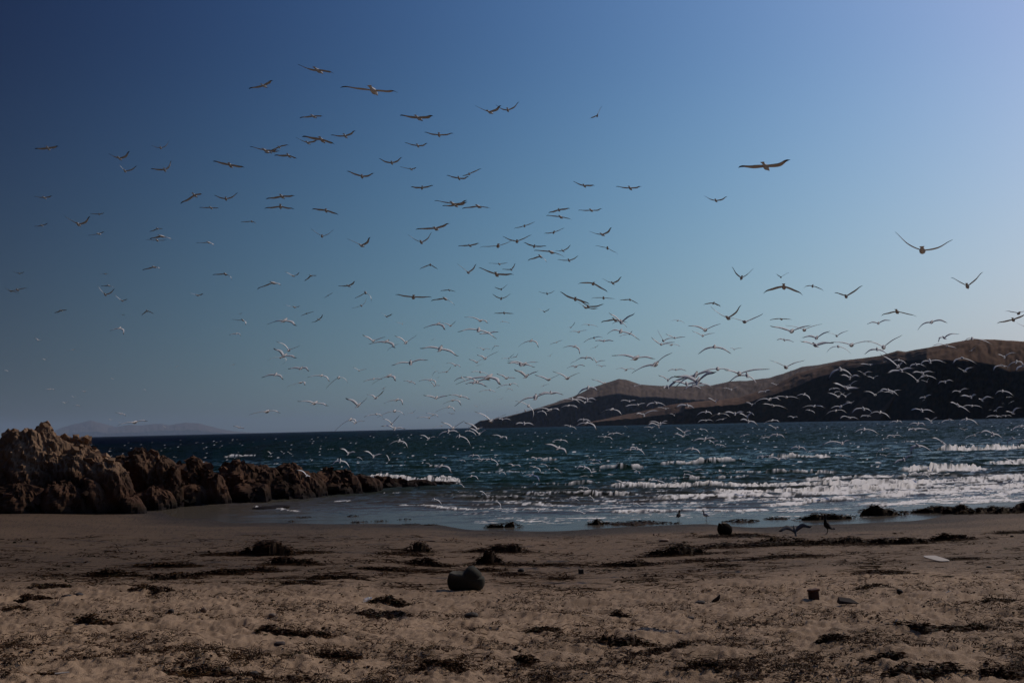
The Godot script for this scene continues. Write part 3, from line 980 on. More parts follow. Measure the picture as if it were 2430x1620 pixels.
	for p in [[29.5, 0.1], [29.5, 2.7], [33.5, 2.7], [33.5, 0.1]]:
		bp.append(Vector3(0, 0, -p[0] * k))
		br.append(Vector2(p[1], p[1]) * k)
		bc.append(Color(0.2, 0.3, 0.5))
	sweep_exact(s, bp, br, bc, 14)
	put("cap", s.mesh(mat(Color.WHITE, 0.5, true)), Vector3.ZERO, bottle)
	# shards and stones
	g = on_ground(1700, 1427)
	k = -g.z / F
	s = Mesher.new()
	inflate(s, outline_px([[-13, 0], [-9, -5], [4, -14], [10, -20], [10, -10], [6, -4], [0, 0]], k), 0.05, Color(0.03, 0.024, 0.02), 0.004, 3.0)
	b = put("shard", s.mesh(mat(Color.WHITE, 0.8, true)), g)
	tag(b, "dark pointed shard standing upright on the dry sand", "shard")
	stone("stone", "dark stone lump just left of the pointed shard", 1664, 1430, 28, 16, Color(0.045, 0.035, 0.028))
	stone("stone", "dark domed stone at left beach, left one of a pair", 153, 1418, 28, 12, Color(0.03, 0.025, 0.022))
	stone("stone", "dark oval stone at left beach, right one of a pair", 181, 1413, 24, 10, Color(0.03, 0.022, 0.02))
	stone("stone", "small dark upright stone left of the sandy lump", 403, 1449, 17, 13, Color(0.03, 0.022, 0.018))
	stone("stone", "sandy brown lump on dry sand at left", 481, 1458, 18, 14, Color(0.20, 0.13, 0.085))
	stone("stone", "sandy grey lump beside the ragged seaweed clump", 644, 1466, 18, 14, Color(0.20, 0.15, 0.11))
	stone("stone", "dark low stone below the grey boulder", 1118, 1469, 34, 18, Color(0.035, 0.024, 0.018))
	stone("stone", "dark stone right of the grey boulder near the seaweed strip", 1236, 1358, 18, 10, Color(0.025, 0.02, 0.018))
	stone("stone", "tan stone on damp sand above the heavy seaweed heap", 1577, 1286, 26, 9, Color(0.26, 0.17, 0.11))
	stone("stone", "pale stone half wrapped by the arched seaweed heap", 1506, 1336, 20, 9, Color(0.20, 0.17, 0.13))
	stone("stone", "small dark stone beside the dark standing bird", 1980, 1256, 8, 6, Color(0.04, 0.025, 0.02))
	stone("stone", "dark stone on the damp sand above the bottle", 833, 1344, 10, 5, Color(0.025, 0.02, 0.018))
	stone("stone", "dark stone left of the flat slate, near seaweed tangle", 2138, 1412, 16, 14, Color(0.03, 0.026, 0.022))
	stone("stone", "dark stone on the lower edge at left", 600, 1608, 26, 18, Color(0.03, 0.022, 0.018))
	stone("stone", "round dark stone on the lower edge right of the oval mound", 878, 1612, 30, 18, Color(0.03, 0.02, 0.016))
	stone("stone", "dark wedge stone at lower left of centre", 660, 1536, 30, 14, Color(0.04, 0.026, 0.02))
	stone("stone", "dark stone right of the ball of seaweed", 1640, 1468, 20, 9, Color(0.04, 0.03, 0.024))
	stone("stone", "dark pebble on the sand right of the wide seaweed mat's top", 2350, 1347, 14, 6, Color(0.03, 0.025, 0.02))
	stone("stone", "small dark stone near the right border above the board", 2404, 1275, 9, 6, Color(0.03, 0.022, 0.018))
	for q in [["white stick lying on the sand in the lower left corner", 146, 1602, 34, 0.06], ["short white stick standing tilted at the lower edge", 1281, 1596, 5, 1.2], ["thin white splinter beside the slate wedge and the board", 2250, 1407, 18, 0.2], ["white splinter above the wide seaweed mat", 2127, 1491, 13, 0.7], ["thin white splinter left of the pointed shard", 1643, 1393, 16, 0.0], ["white sliver on dry sand left of the wide mat", 1880, 1466, 7, -0.6]]:
		g = on_ground(q[1], q[2])
		k = -g.z / F
		s = Mesher.new()
		var ln: float = q[3] * k / 2.0
		var dv := Vector3(cos(q[4]) * ln, absf(sin(q[4])) * ln * 1.4, -sin(q[4]) * ln * 0.4)
		sweep(s, [-dv * 1.0, -dv * 0.97, dv * 0.2, dv * 0.97, dv], [Vector2(0.001, 0.001), Vector2(0.010, 0.008), Vector2(0.012, 0.008), Vector2(0.007, 0.005), Vector2(0.001, 0.001)], [Color(0.6, 0.56, 0.5), Color(0.6, 0.56, 0.5), Color(0.6, 0.56, 0.5), Color(0.6, 0.56, 0.5), Color(0.6, 0.56, 0.5)], 6, Vector3.BACK)
		b = put(numbered("white_stick"), s.mesh(mat(Color.WHITE, 0.7, true)), g + Vector3(0, absf(dv.y) + 0.01, 0))
		tag(b, q[0], "stick")

func sweep_exact(s: Mesher, pts: Array, rad: Array, cols: Array, seg: int) -> void:
	var first := s.v.size()
	for k in pts.size():
		for i in seg + 1:
			var a := TAU * i / seg
			s.p(pts[k] + Vector3(cos(a) * rad[k].x, sin(a) * rad[k].y, 0), cols[k])
	s.grid(seg + 1, pts.size(), first)

# ------------------------------------------------------------------ gulls
var gull_mat: StandardMaterial3D
func bezier(b: Vector2, c: Vector2, t: Vector2, u: float) -> Vector2:
	return b * (1.0 - u) * (1.0 - u) + c * 2.0 * u * (1.0 - u) + t * u * u

# one gull as a single body: wings follow the seen curve, the body lies along its heading
func gull_mesh(s: Mesher, a: Array, d: float, ctr: Vector3, dark: float, climb: float) -> void:
	var bp := Vector2(a[3], a[4])
	var yaw := rng.randf_range(-0.15, 0.55)
	var fwd := Vector3(sin(yaw) * cos(climb), sin(climb), -cos(yaw) * cos(climb))
	var half: float = (bp.distance_to(Vector2(a[1], a[2])) + bp.distance_to(Vector2(a[5], a[6]))) / 2.0 * d / F
	half = maxf(half, 0.30)
	var pitch := rng.randf_range(-0.10, 0.16)
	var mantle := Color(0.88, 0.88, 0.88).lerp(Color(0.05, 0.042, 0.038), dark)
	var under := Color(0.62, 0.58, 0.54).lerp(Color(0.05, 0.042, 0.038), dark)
	var tipc := Color(0.035, 0.032, 0.03)
	var ns := 11
	for sgn in [-1, 1]:
		var tip := Vector2(a[1], a[2]) if sgn < 0 else Vector2(a[5], a[6])
		var kk: float = a[7] if sgn < 0 else a[8]
		var dv := tip - bp
		var perp := Vector2(-dv.y, dv.x) if sgn < 0 else Vector2(dv.y, -dv.x)
		var mid := bp + dv * 0.45 + perp * kk
		var c := (mid - bp * 0.3025 - tip * 0.2025) / 0.495
		var first := s.v.size()
		var reach := dv.length() * d / F
		for i in ns:
			var u := float(i) / (ns - 1)
			var q := bezier(bp, c, tip, u)
			var chord := half * 0.27 * (0.85 + 0.35 * sin(minf(u / 0.45, 1.0) * PI * 0.5)) * (1.0 - smoothstep(0.35, 1.0, u) * 0.45) * sqrt(maxf(0.0, 1.0 - pow(u, 6.0)) + 0.002)
			var lead := half * (0.10 * sin(minf(u / 0.8, 1.0) * PI) - 0.30 * smoothstep(0.45, 1.0, u))
			var off: float = -sgn * sin(yaw) * reach * u
			var w := at(q.x, q.y, d + off) - ctr
			w += fwd * (lead + half * 0.06)
			var tang := (bezier(bp, c, tip, minf(u + 0.05, 1.0)) - bezier(bp, c, tip, maxf(u - 0.05, 0.0))).normalized()
			var t3 := (cb * Vector3(tang.x, -tang.y, 0)).normalized()
			var up := (t3.cross(fwd) if sgn < 0 else fwd.cross(-t3)).normalized()
			if sgn > 0:
				up = t3.cross(fwd).normalized()
			else:
				up = (-t3).cross(fwd).normalized()
			var back := (-fwd).rotated(t3 * float(sgn), pitch).normalized()
			if back.dot(fwd) > 0:
				back = -fwd
			var th := maxf(chord * 0.07, 0.004)
			var tipk := smoothstep(0.70, 0.86, u)
			var ct := mantle.lerp(tipc, tipk)
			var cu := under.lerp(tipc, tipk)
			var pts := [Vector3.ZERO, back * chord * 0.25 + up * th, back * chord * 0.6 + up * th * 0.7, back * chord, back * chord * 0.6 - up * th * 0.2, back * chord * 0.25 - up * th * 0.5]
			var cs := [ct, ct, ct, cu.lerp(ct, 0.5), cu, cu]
			for k in 7:
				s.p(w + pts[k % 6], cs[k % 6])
		s.grid(7, ns, first, sgn < 0)
		# close the tip
		var last := first + (ns - 1) * 7
		for k in range(1, 5):
			s.ix.append_array([last, last + k, last + k + 1] if sgn > 0 else [last, last + k + 1, last + k])
	# body from bill to tail
	var ln := half * 0.90
	var col := Color(0.66, 0.65, 0.64).lerp(Color(0.045, 0.038, 0.034), dark)
	var hood := col.lerp(Color(0.06, 0.05, 0.045), 0.85 if rng.randf() < 0.45 else 0.0)
	var pts2 := []
	var rad := []
	var cols := []
	for r in [[0.52, 0.0, 0.004, 0.004, 2], [0.46, 0.0, 0.012, 0.014, 2], [0.41, 0.012, 0.030, 0.034, 1], [0.36, 0.02, 0.050, 0.055, 1], [0.29, 0.012, 0.055, 0.058, 1], [0.20, 0.0, 0.078, 0.080, 0], [0.06, -0.012, 0.105, 0.105, 0], [-0.10, -0.012, 0.095, 0.095, 0], [-0.24, 0.0, 0.060, 0.060, 0], [-0.33, 0.01, 0.048, 0.028, 0], [-0.42, 0.014, 0.072, 0.012, 0], [-0.50, 0.016, 0.090, 0.006, 0], [-0.505, 0.016, 0.002, 0.002, 0]]:
		pts2.append(fwd * r[0] * ln + Vector3.UP * r[1] * ln)
		rad.append(Vector2(r[2], r[3]) * ln * 1.05)
		cols.append(col if r[4] == 0 else hood if r[4] == 1 else Color(0.20, 0.08, 0.03))
	sweep(s, pts2, rad, cols, 9, fwd.cross(Vector3.UP))

func gull_place(a: Array) -> Array:
	var bp := Vector2(a[3], a[4])
	var arc := bp.distance_to(Vector2(a[1], a[2])) + bp.distance_to(Vector2(a[5], a[6]))
	var d := clampf(1.05 * F / arc, 18.0, 190.0)
	var low := ray(a[3], maxf(maxf(a[2], a[4]), a[6]) + 4.0)
	if low.y < -0.0005:
		d = minf(d, 0.94 * 4.0 / -low.y * -low.z)
	return [d, at(a[3], a[4], d)]

func make_gulls() -> void:
	gull_mat = mat(Color.WHITE, 0.75, true, 0.3)
	gull_mat.backlight_enabled = true
	gull_mat.backlight = Color(0.36, 0.34, 0.31)
	var data := [
	["large gull with wings raised in a V, in mid sky, far right, leftmost",2126.2,554.9,2189.7,593.9,2262.4,573.3,-0.05,-0.04],
	["large gull with wings held level, in the highest sky, left of centre",813.1,214.4,886,214.9,949,225.9,0.08,0.08],
	["large gull with wings held level, in the high sky, right",1757.2,403.4,1817.8,395.2,1881,384.7,0.05,-0.02],
	["large gull with both wings drooping, sky above hills, mid, leftmost",1087.5,908.9,1159,894.2,1196,909.9,0.06,0.08],
	["large gull with wings raised in a V, sky above hills, right, leftmost",1601.8,886.7,1656.4,904.8,1703.2,876.1,0.06,0.08],
	["large gull with only right wing lifted, sky above hills, right, leftmost",1719.1,876.1,1755.1,885.7,1826.9,874.2,0.04,0.05],
	["large gull with right wing high, left low, sky above hills, right of centre",1503.6,882.5,1555.6,864,1600.3,833.4,0.08,0.06],
	["large gull with wings held level, sky above hills, right of centre, fifth from left",1456.4,840.7,1508.7,849.3,1560.3,848.3,0.05,0.04],
	["large gull with right wing high, left low, sky above hills, mid",1221.7,959.9,1270.8,942.4,1321.2,929.1,0.08,0.04],
	["large gull with wings raised in a V, sky above hills, far right",2050.9,807.5,2097.6,823.5,2141.9,792.9,0.05,0.02],
	["large gull with right wing high, left low, sky above hills, right",1604.3,914.4,1651.5,889.5,1700,878,0.08,0.06],
	["large gull with both wings drooping, in lower sky, right, rightmost",1812.9,700.3,1861,680.7,1905.5,704.2,0.1,0.08],
	["large gull with wings raised in a V, in lower sky, right, fifth from left",1829.7,771.2,1879.5,785.3,1926.9,770,0.02,0.04],
	["large gull with only right wing lifted, sky above hills, right, rightmost",1975.1,810.2,2021.5,818.2,2072.3,807.2,0.04,0.03],
	["large gull with only right wing drooping, in lower sky, mid",1086.4,784.7,1135.7,782.7,1179.6,801,0.05,0.05],
	["large gull with left wing high, right low, sky above horizon, mid, leftmost",997.9,821.9,1044.8,827.1,1090.9,840.9,0.02,0.02],
	["large gull with only right wing drooping, sky above hills, right",1659.2,882.5,1703.8,874.8,1751,885.7,0.04,0.08],
	["large gull with wings raised in a V, in lower sky, right, third from left",1689.8,729.1,1728.4,754.1,1762.9,725.2,-0.06,-0.04],
	["large gull with wings raised in a V, sky above hills, right, second from left",1825,853.2,1865.6,871,1908.5,853.2,0.02,0.02],
	["large gull with wings raised in a V, in lower sky, right, sixth from left",1865.7,771.5,1909.3,782.2,1952.9,768,0.03,0.03],
	["large gull with wings raised in a V, in mid sky, far right, rightmost",2258.5,662.3,2296.8,679,2335.4,648.9,0.06,0.02],
	["gull with only right wing lifted, sky above horizon, left of centre",928.1,863.8,974.2,860.6,1016.3,850.4,0.04,0.04],
	["gull with both wings drooping, in lower sky, far right",2093.7,752.8,2129.9,739.4,2177.8,754.3,0.1,0.05],
	["gull with left wing high, right low, in the highest sky, left of centre",712.5,157.2,755.2,167.2,797.8,178.7,-0.04,0.08],
	["gull with wings held level, in lower sky, mid, leftmost",936.9,701.8,980.8,705.1,1024,708.3,0.03,0.04],
	["gull with only left wing lifted, in mid sky, mid, leftmost",1137.6,638.1,1178.9,651.4,1221.4,655.1,0.02,0.04],
	["gull with wings raised in a V, against the dark headland",1127.7,975,1165.4,998.6,1203,982,0.06,0.02],
	["gull with both wings drooping, sky above hills, right, second from left",1657.5,837.9,1696.1,822.6,1736.6,837.1,0.1,0.08],
	["gull with wings raised in a V, sky above hills, right, rightmost",1895.5,806.4,1935.3,818.6,1976.7,809,0.04,0.03],
	["gull with wings raised in a V, in lower sky, right, fourth from left",1730.6,753.7,1767.7,763.1,1808.5,743.2,0.04,-0.04],
	["gull with right wing high, left low, in mid sky, mid, second from left",1138.4,589.6,1181.8,583.3,1219.7,571.8,0.06,0.03],
	["gull with wings raised in a V, in lower sky, right, second from left",1635.4,771.3,1674.2,782.7,1713.6,766,0.08,0.03],
	["gull with right wing high, left low, in mid sky, mid, leftmost",989.3,547.1,1034.7,542.5,1069.9,532.3,0.04,0.02],
	["gull with only right wing drooping, in lower sky, right of centre, leftmost",1441.8,789.8,1473.3,786.1,1520.6,803.9,0.15,0.05],
	["gull with only right wing drooping, in the highest sky, left of centre",720.2,329.2,764.1,332.2,797.8,347,0.05,0.05],
	["gull with wings held level, in the highest sky, mid, second from left",954.1,278.2,993.7,280.2,1034,279.4,0.03,0.03],
	["gull with wings raised in a V, in lower sky, right of centre",1444.4,738.4,1474.2,763.9,1506.5,739.3,0.02,0],
	["gull with wings held level, in the high sky, mid, second from left",1034.5,479.7,1075.3,483.5,1112.3,477.9,0.05,-0.04],
	["gull with left wing high, right low, in the high sky, left",507.1,386.6,546.4,392.4,582.9,401.9,0.04,0.05],
	["gull with only right wing drooping, in mid sky, right of centre, rightmost",1370.8,675.5,1407.8,673,1441,695.4,0.08,0.04],
	["gull with both wings drooping, sky above hills, right, third from left",1728.7,902.9,1773.3,890.2,1798.2,908,0.1,0.04],
	["gull with left wing high, right low, in lower sky, right of centre, leftmost",1328.7,694.6,1365.6,709.9,1399.3,724.8,-0.03,0.05],
	["gull with right wing high, left low, over sea below the dark cliff, leftmost",1946,1058.5,1999.6,1051.8,2019.6,1042.4,0.14,0.08],
	["gull with only left wing drooping, in lower sky, far right",2180,781.8,2211.7,764,2251.1,764,0.18,0.14],
	["gull with only left wing drooping, sky above horizon, left",594.7,983.3,633,976.1,669.6,979,0.04,0.08],
	["gull with wings raised in a V, sky above hills, mid, second from left",1207.7,854.2,1244,864,1281.2,856.7,0.03,0.03],
	["gull with only right wing drooping, in mid sky, right of centre, leftmost",1270.2,596.5,1309,598.2,1343,611.5,0.04,0.04],
	["gull with wings held level, sky above horizon, left of centre",709.5,949.6,746.1,956.1,784,960.5,0.03,0.02],
	["gull with wings raised in a V, against the dark cliff, middle part, fourth from left",2089.7,836.9,2132.1,869.6,2147.7,854.8,0.02,0.04],
	["gull with both wings drooping, against the brown hillside, leftmost",1963.4,900.4,1994.6,875.5,2025.3,892.7,0.14,0.1],
	["gull with right wing high, left low, in lower sky, far right",2368.2,770.2,2405.9,758.8,2440.1,749.1,0.05,0.06],
	["gull with only right wing lifted, in lower sky, right",1981.8,697.7,2008.7,703.6,2049.6,679.7,0.1,0.02],
	["gull with only left wing lifted, sky above hills, right of centre, rightmost",1594.1,901,1629.8,910.8,1666.8,904.8,0.04,0.04],
	["gull with right wing high, left low, sky above horizon, far left",281.7,1008.8,319.2,1001.4,354.5,998.1,0.08,0.08],
	["gull with both wings drooping, in the high sky, left",627.1,498.8,665.1,490.4,698.3,500.1,0.06,0.05],
	["gull with both wings drooping, in lower sky, left",637.6,767.1,673.8,760.3,708.7,770.1,0.05,0.05],
	["gull with wings raised in a V, in mid sky, mid, rightmost",1192.5,563,1226.9,572.7,1261.7,559.4,-0.02,0.02],
	["gull with wings raised in a V, sky above hills, right of centre, second from left",1314.8,879.9,1346.7,897.2,1380.5,883.4,0.04,0.04],
	["gull with only left wing drooping, against the dark cliff, left part, leftmost",1786.7,961.6,1827.5,947.5,1856.9,948.8,0.16,0.14],
	["gull with only right wing drooping, sky above hills, far right",2288.3,807.9,2308.4,803.4,2358.3,816.5,0.12,0.05],
	["gull with only right wing lifted, sky above hills, right, second from left",1905.5,798.3,1938.7,801.4,1972.1,782.2,0.1,0.04],
	["gull with wings raised in a V, in mid sky, far left",153.9,515,185.4,532.3,216,515.3,0,-0.1],
	["gull with only left wing lifted, against the dark cliff, middle part",1971.7,904.2,2007.4,919.5,2039.3,916.3,0.04,-0.04],
	["gull with wings held level, in the highest sky, mid, rightmost",1006.9,316.9,1042.1,320.3,1077.1,319.5,0.02,0.02],
	["gull with only left wing drooping, in the high sky, left, rightmost",634,476.1,669.2,466.4,702.9,468.2,0.05,0.05],
	["gull with right wing high, left low, against the dark cliff, middle part, rightmost",2100.5,882.5,2138.8,878.7,2169.4,871,0.04,0.06],
	["gull with only left wing lifted, sky above hills, mid, leftmost",1098.4,892.7,1132.2,906.1,1165.4,900.6,0.12,0.12],
	["gull with both wings drooping, in the high sky, mid",1100,498,1135.8,489.7,1167.9,496.8,0.06,0.05],
	["gull with wings raised in a V, in mid sky, mid, leftmost",968.9,558.7,999.8,574.8,1026.2,552.7,-0.02,-0.07],
	["gull with both wings drooping, sky above horizon, left of centre, sixth from left",896.4,989.7,936,975,961.5,983.7,0.05,0.08],
	["gull with only right wing lifted, in lower sky, far right, rightmost",2384.3,740.5,2418.5,743.2,2452,734.2,0.08,0.06],
	["gull with only left wing lifted, in lower sky, right of centre",1370.4,712.1,1395.9,727.4,1434.7,723.5,0.05,-0.04],
	["gull with left wing high, right low, sky above hills, mid, rightmost",1223,949.5,1254.2,962.9,1261.9,996.7,0.04,0.22],
	["gull with only left wing lifted, in the high sky, left",597,350.9,630.2,357.2,664.6,359.8,0.03,0.03],
	["gull with wings raised in a V, in the highest sky, mid, leftmost",1131.6,252.5,1162.7,265.9,1194.3,252.5,-0.03,-0.03],
	["gull with both wings drooping, against the brown hillside, third from left",2256.5,865.1,2285.2,849.7,2317.8,863.8,0.14,0.08],
	["gull with both wings drooping, over sea below the dark cliff, second from left",2025,1027.7,2051.8,1018.3,2089.3,1030.4,0.08,0.08],
	["gull with wings raised in a V, in mid sky, right",1736,635.5,1759.9,659.4,1787.7,640.1,-0.03,-0.02],
	["gull with wings raised in a V, sky above horizon, left of centre, second from left",823.1,940.6,849.9,961.7,874.5,939.3,0.04,-0.04],
	["gull with only right wing drooping, sky above horizon, left of centre, rightmost",878.9,814.4,916.1,810,942.6,823.8,0.04,0.08],
	["gull with wings raised in a V, sky above hills, mid, rightmost",1223.6,872.9,1249.1,892.7,1280.6,877.4,0.02,0.03],
	["gull with only left wing drooping, against the dark cliff, right part, leftmost",2180,863.8,2207.4,856.8,2246.3,858,0.1,0.06],
	["gull with wings raised in a V, sky above horizon, left of centre, leftmost",656.8,808.4,684.9,830.5,713.8,818.1,0.08,-0.03],
	["gull with left wing high, right low, sky above hills, mid, leftmost",1202.6,857.9,1234.4,864,1268.9,868.1,0.04,0.04],
	["gull with only left wing lifted, in the high sky, left of centre",822.8,408.8,859,419,887.8,413.4,0.02,-0.04],
	["gull with wings raised in a V, sky above horizon, left of centre, rightmost",937.2,793.6,962.9,812.9,990.5,792.9,0.04,-0.02],
	["gull with wings raised in a V, over sea at picture centre, second from left",1047.4,999.6,1075.4,1015.2,1103.9,996.7,0.06,0.02],
	["gull with only right wing lifted, against the dark headland",1504.8,980.1,1527.2,984.5,1568.6,972.4,0.08,0.08],
	["gull with both wings drooping, in lower sky, right of centre",1429.9,768.2,1459.7,758.8,1492.9,768.2,0.1,0.05],
	["gull with only right wing drooping, in the high sky, left of centre, rightmost",740.6,499.6,773.8,500.1,803.6,512.9,0.06,0.05],
	["gull with only left wing lifted, sky above horizon, left",653.4,822.9,673,844.1,709.5,846.3,0.05,0.03],
	["gull with both wings drooping, sky above hills, right, rightmost",1962.1,835,1990,821.7,2020.3,838.1,0.14,0.08],
	["gull with wings held level, against the dark cliff, left part",1833.9,943.7,1867.1,942.4,1899,946.3,0.08,0.08],
	["gull with left wing high, right low, against the dark cliff, left part, rightmost",1804.6,956.5,1834.6,962.2,1868.4,969.9,0.04,0.08],
	["gull with wings raised in a V, against the dark cliff, middle part, rightmost",2145.2,879.3,2178.3,904.2,2198.7,892.7,0.04,0.14],
	["gull with both wings drooping, sky above horizon, left of centre, second from left",774,921.2,803.3,895.7,826.3,907.8,0.04,0.15],
	["gull with wings raised in a V, sky above hills, right of centre, leftmost",1272.1,888,1302,900.4,1332,888.2,0.02,0.04],
	["gull with wings held level, against the dark headland, second from left",1270.8,973.1,1304.6,973.1,1335.2,974.3,0.14,0.14],
	["gull with wings raised in a V, in mid sky, left of centre, rightmost",827.2,568.5,857.8,582.5,882.5,564.3,0.02,-0.07],
	["gull with both wings drooping, sky above horizon, left of centre, third from left",795.9,1022.1,831.3,994.9,849,1003.1,0.06,0.18],
	["gull with both wings drooping, sky above horizon, left of centre, fifth from left",886.9,909.9,921.9,891.8,944.3,902,0.06,0.14],
	["gull with both wings drooping, over sea below the dark cliff, third from left",2159.3,1076.9,2178.5,1056.5,2211.6,1070.6,0.25,0.1],
	["gull with only right wing lifted, against the brown hillside, leftmost",1571.2,918.2,1585.2,918.2,1626.7,890.4,0.04,0.03],
	["gull with both wings drooping, in lower sky, mid, rightmost",1025.7,716.5,1056.7,708.8,1082.3,726.6,0.08,0.05],
	["gull with only right wing drooping, over sea below the dark cliff, rightmost",2320,1027.2,2357,1029.1,2381.3,1038.7,0.16,0.08],
	["gull with wings raised in a V, sky above hills, right of centre, fourth from left",1546.4,798,1569.6,816.7,1602.2,810.4,-0.05,0.04],
	["gull with wings raised in a V, sky above horizon, mid",1005.9,934.8,1035.3,943.7,1066.5,935.4,0,0],
	["gull with left wing high, right low, over sea at picture centre",1292.5,1049.3,1325.2,1062.9,1349.1,1076.5,0.04,0.15],
	["gull with wings held level, against the dark cliff, right part, leftmost",2156.6,971.8,2188.5,973.7,2219.1,976.9,0.08,0.08],
	["gull with both wings drooping, in mid sky, left, rightmost",614.6,688.4,648.3,670.9,671.6,678.6,0.08,0.1],
	["gull with wings raised in a V, in the highest sky, mid, rightmost",1177.5,251.6,1205.2,261.1,1233.3,243.9,-0.06,-0.05],
	["gull with only right wing drooping, in the high sky, right of centre",1298,514,1331.1,514.9,1358.8,522.9,0.05,0.05],
	["gull with both wings drooping, against the dark headland, third from left",1423.2,981.4,1452.5,971.1,1480.6,983.9,0.08,0.08],
	["gull with both wings drooping, sky above hills, right of centre, second from left",1367.1,939.3,1395.8,919.5,1421.9,925.9,0.12,0.12],
	["gull with wings raised in a V, in mid sky, left of centre, leftmost",737.6,544.6,763.9,560.4,791.7,546.8,0.02,-0.04],
	["gull with wings held level, over sea before the headland",1642.2,1043.9,1673.5,1042,1703.4,1038.4,0.05,0.05],
	["gull with both wings drooping, over sea below the dark cliff, rightmost",2274.8,1013.2,2294.5,994,2325.2,1008.7,0.22,0.1],
	["gull with wings held level, in the high sky, right of centre, rightmost",1463.5,445.7,1496,446.7,1524.9,445.7,0.04,0.04],
	["gull with wings held level, against the dark cliff, middle part",1900.3,968.6,1933.4,963.5,1960.8,967.3,0.08,0.08],
	["gull with right wing high, left low, against the dark cliff, middle part, leftmost",1969.1,970.5,1995.9,964.8,2027.8,953.9,0.12,0.08],
	["gull with wings raised in a V, sky above horizon, left of centre, third from left",861.8,792.6,885.6,808.5,916.1,797.6,0.02,0.02],
	["gull with wings raised in a V, in mid sky, mid, second from left",1085.7,626.2,1111.2,646.3,1132.5,627.2,0,-0.06],
	["gull with only left wing lifted, sky above horizon, left of centre",903.4,1008.5,936.1,1016.7,963.3,1014.5,0.1,0.04],
	["gull with both wings drooping, against the dark cliff, middle part, third from left",2016.3,982.6,2049.5,969.2,2072.4,979.4,0.14,0.1],
	["gull with only right wing lifted, in the highest sky, left of centre",787,324.1,819.4,322.8,846.2,313.4,0.03,0.03],
	["gull with right wing high, left low, in the highest sky, left, leftmost",594.4,213.9,626.3,203.7,651.8,194,0.06,0.1],
	["gull with wings raised in a V, in the high sky, left",507.6,465.7,535.7,472,565,459.3,0,-0.05],
	["gull with only left wing drooping, in the high sky, left, leftmost",431.1,487.3,461.7,463.1,483.4,464.4,0.05,0.15],
	["gull with wings held level, sky above hills, right of centre, leftmost",1276.5,933.5,1307.1,931.6,1337.1,933.9,0.06,0.05],
	["gull with wings held level, in the high sky, mid, third from left",1052.3,491.7,1081.7,487.3,1112.3,482.2,0.04,0],
	["gull with wings held level, against the brown hillside",2212.4,819.8,2249.6,821.3,2272,826.5,0.14,0.06],
	["gull with wings raised in a V, against the dark cliff, middle part, third from left",2048.2,928.4,2077.6,937.3,2105.6,929.1,0.12,0.16],
	["gull with wings raised in a V, in mid sky, right of centre, leftmost",1400.9,550.2,1430.1,556.5,1455.6,540.9,-0.04,-0.05],
	["gull with both wings drooping, against the dark headland, second from left",1365.8,1011.3,1392.6,1003,1419.4,1020,0.1,0.14],
	["gull with left wing high, right low, in lower sky, mid",1103.7,751.5,1140,760.5,1161.2,766.5,0.08,0.14],
	["gull with both wings drooping, against the dark cliff, middle part, fourth from left",2061,985.8,2089.7,978.2,2115.8,992.2,0.14,0.08],
	["gull with only left wing drooping, over sea at picture centre",1035.4,1034.4,1063.9,1022.9,1092.5,1023.5,0.06,0.04],
	["gull with wings raised in a V, in the high sky, left of centre",899.3,378.2,929.9,386.6,954.6,375.1,-0.05,-0.06],
	["gull with left wing high, right low, in mid sky, right of centre",1412.4,585.4,1442,588.8,1466.7,604.5,0.08,0.05],
	["gull with both wings drooping, sky above hills, far right",2051.6,837.6,2082.3,828.4,2107.5,838.1,0.1,0.06],
	["gull with both wings drooping, sky above hills, right, leftmost",1638.8,916.9,1656.6,911.2,1696.2,918.2,0.1,0.08],
	["gull with wings raised in a V, sky above hills, right of centre, fifth from left",1558.5,781.3,1574.7,808.2,1601.4,801.4,0.02,0.08],
	["gull with wings raised in a V, sky above hills, mid, leftmost",1134.1,839.8,1151.3,850.4,1185.1,832.1,0.04,0.03],
	["gull with only right wing drooping, against the dark headland",1321.8,950.7,1358.2,946.9,1378.6,955.2,0.05,0.06],
	["gull with both wings drooping, against the dark cliff, middle part, second from left",1957.7,987.1,1984.4,974.3,2012.5,980.7,0.12,0.14],
	["gull with wings raised in a V, in lower sky, right, leftmost",1643,783.8,1668.2,796.3,1697.5,788.6,0,0.02],
	["gull with both wings drooping, in mid sky, left, second from left",360.5,569.7,383.5,560.4,415,571.4,0.08,0.05],
	["gull with wings held level, in lower sky, right of centre",1403.2,710.4,1432.5,707,1460.5,712.1,0.1,0.08],
	["gull with only right wing lifted, in the high sky, left, rightmost",358.4,403.9,390.3,403.2,407.4,383.5,0.03,-0.1],
	["gull with only right wing lifted, in lower sky, far right, leftmost",2058.5,766.9,2085.3,766.9,2115.2,758,0.12,0.1],
	["gull with both wings drooping, over sea at picture centre, leftmost",919.7,1056.1,946.9,1045.8,970.1,1062.9,0.06,0.15],
	["gull with only right wing drooping, sky above horizon, left of centre, second from left",730.8,894.3,762.2,890.6,784,905,0.05,0.15],
	["gull with wings held level, against the dark cliff, right part, second from left",2160.5,883.1,2189.8,885.1,2217.9,881.2,0.08,0.08],
	["gull with wings held level, against the dark headland, rightmost",1477.4,964.8,1513.8,960.3,1534.2,955.8,0.05,0.06],
	["gull with wings held level, in the high sky, right of centre, leftmost",1374.2,501.3,1403.4,499,1431.5,496.7,0.03,-0.03],
	["gull with wings held level, in the high sky, far left, rightmost",84.2,357.2,113.5,352.1,141.1,350.4,0.05,0.05],
	["gull with wings raised in a V, in the high sky, right",1673.1,466.9,1699.9,476,1727.8,468.2,-0.04,-0.04],
	["gull with left wing high, right low, against the dark cliff, right part",2251.4,950.5,2274.4,961.4,2302.4,976,0.04,0.04],
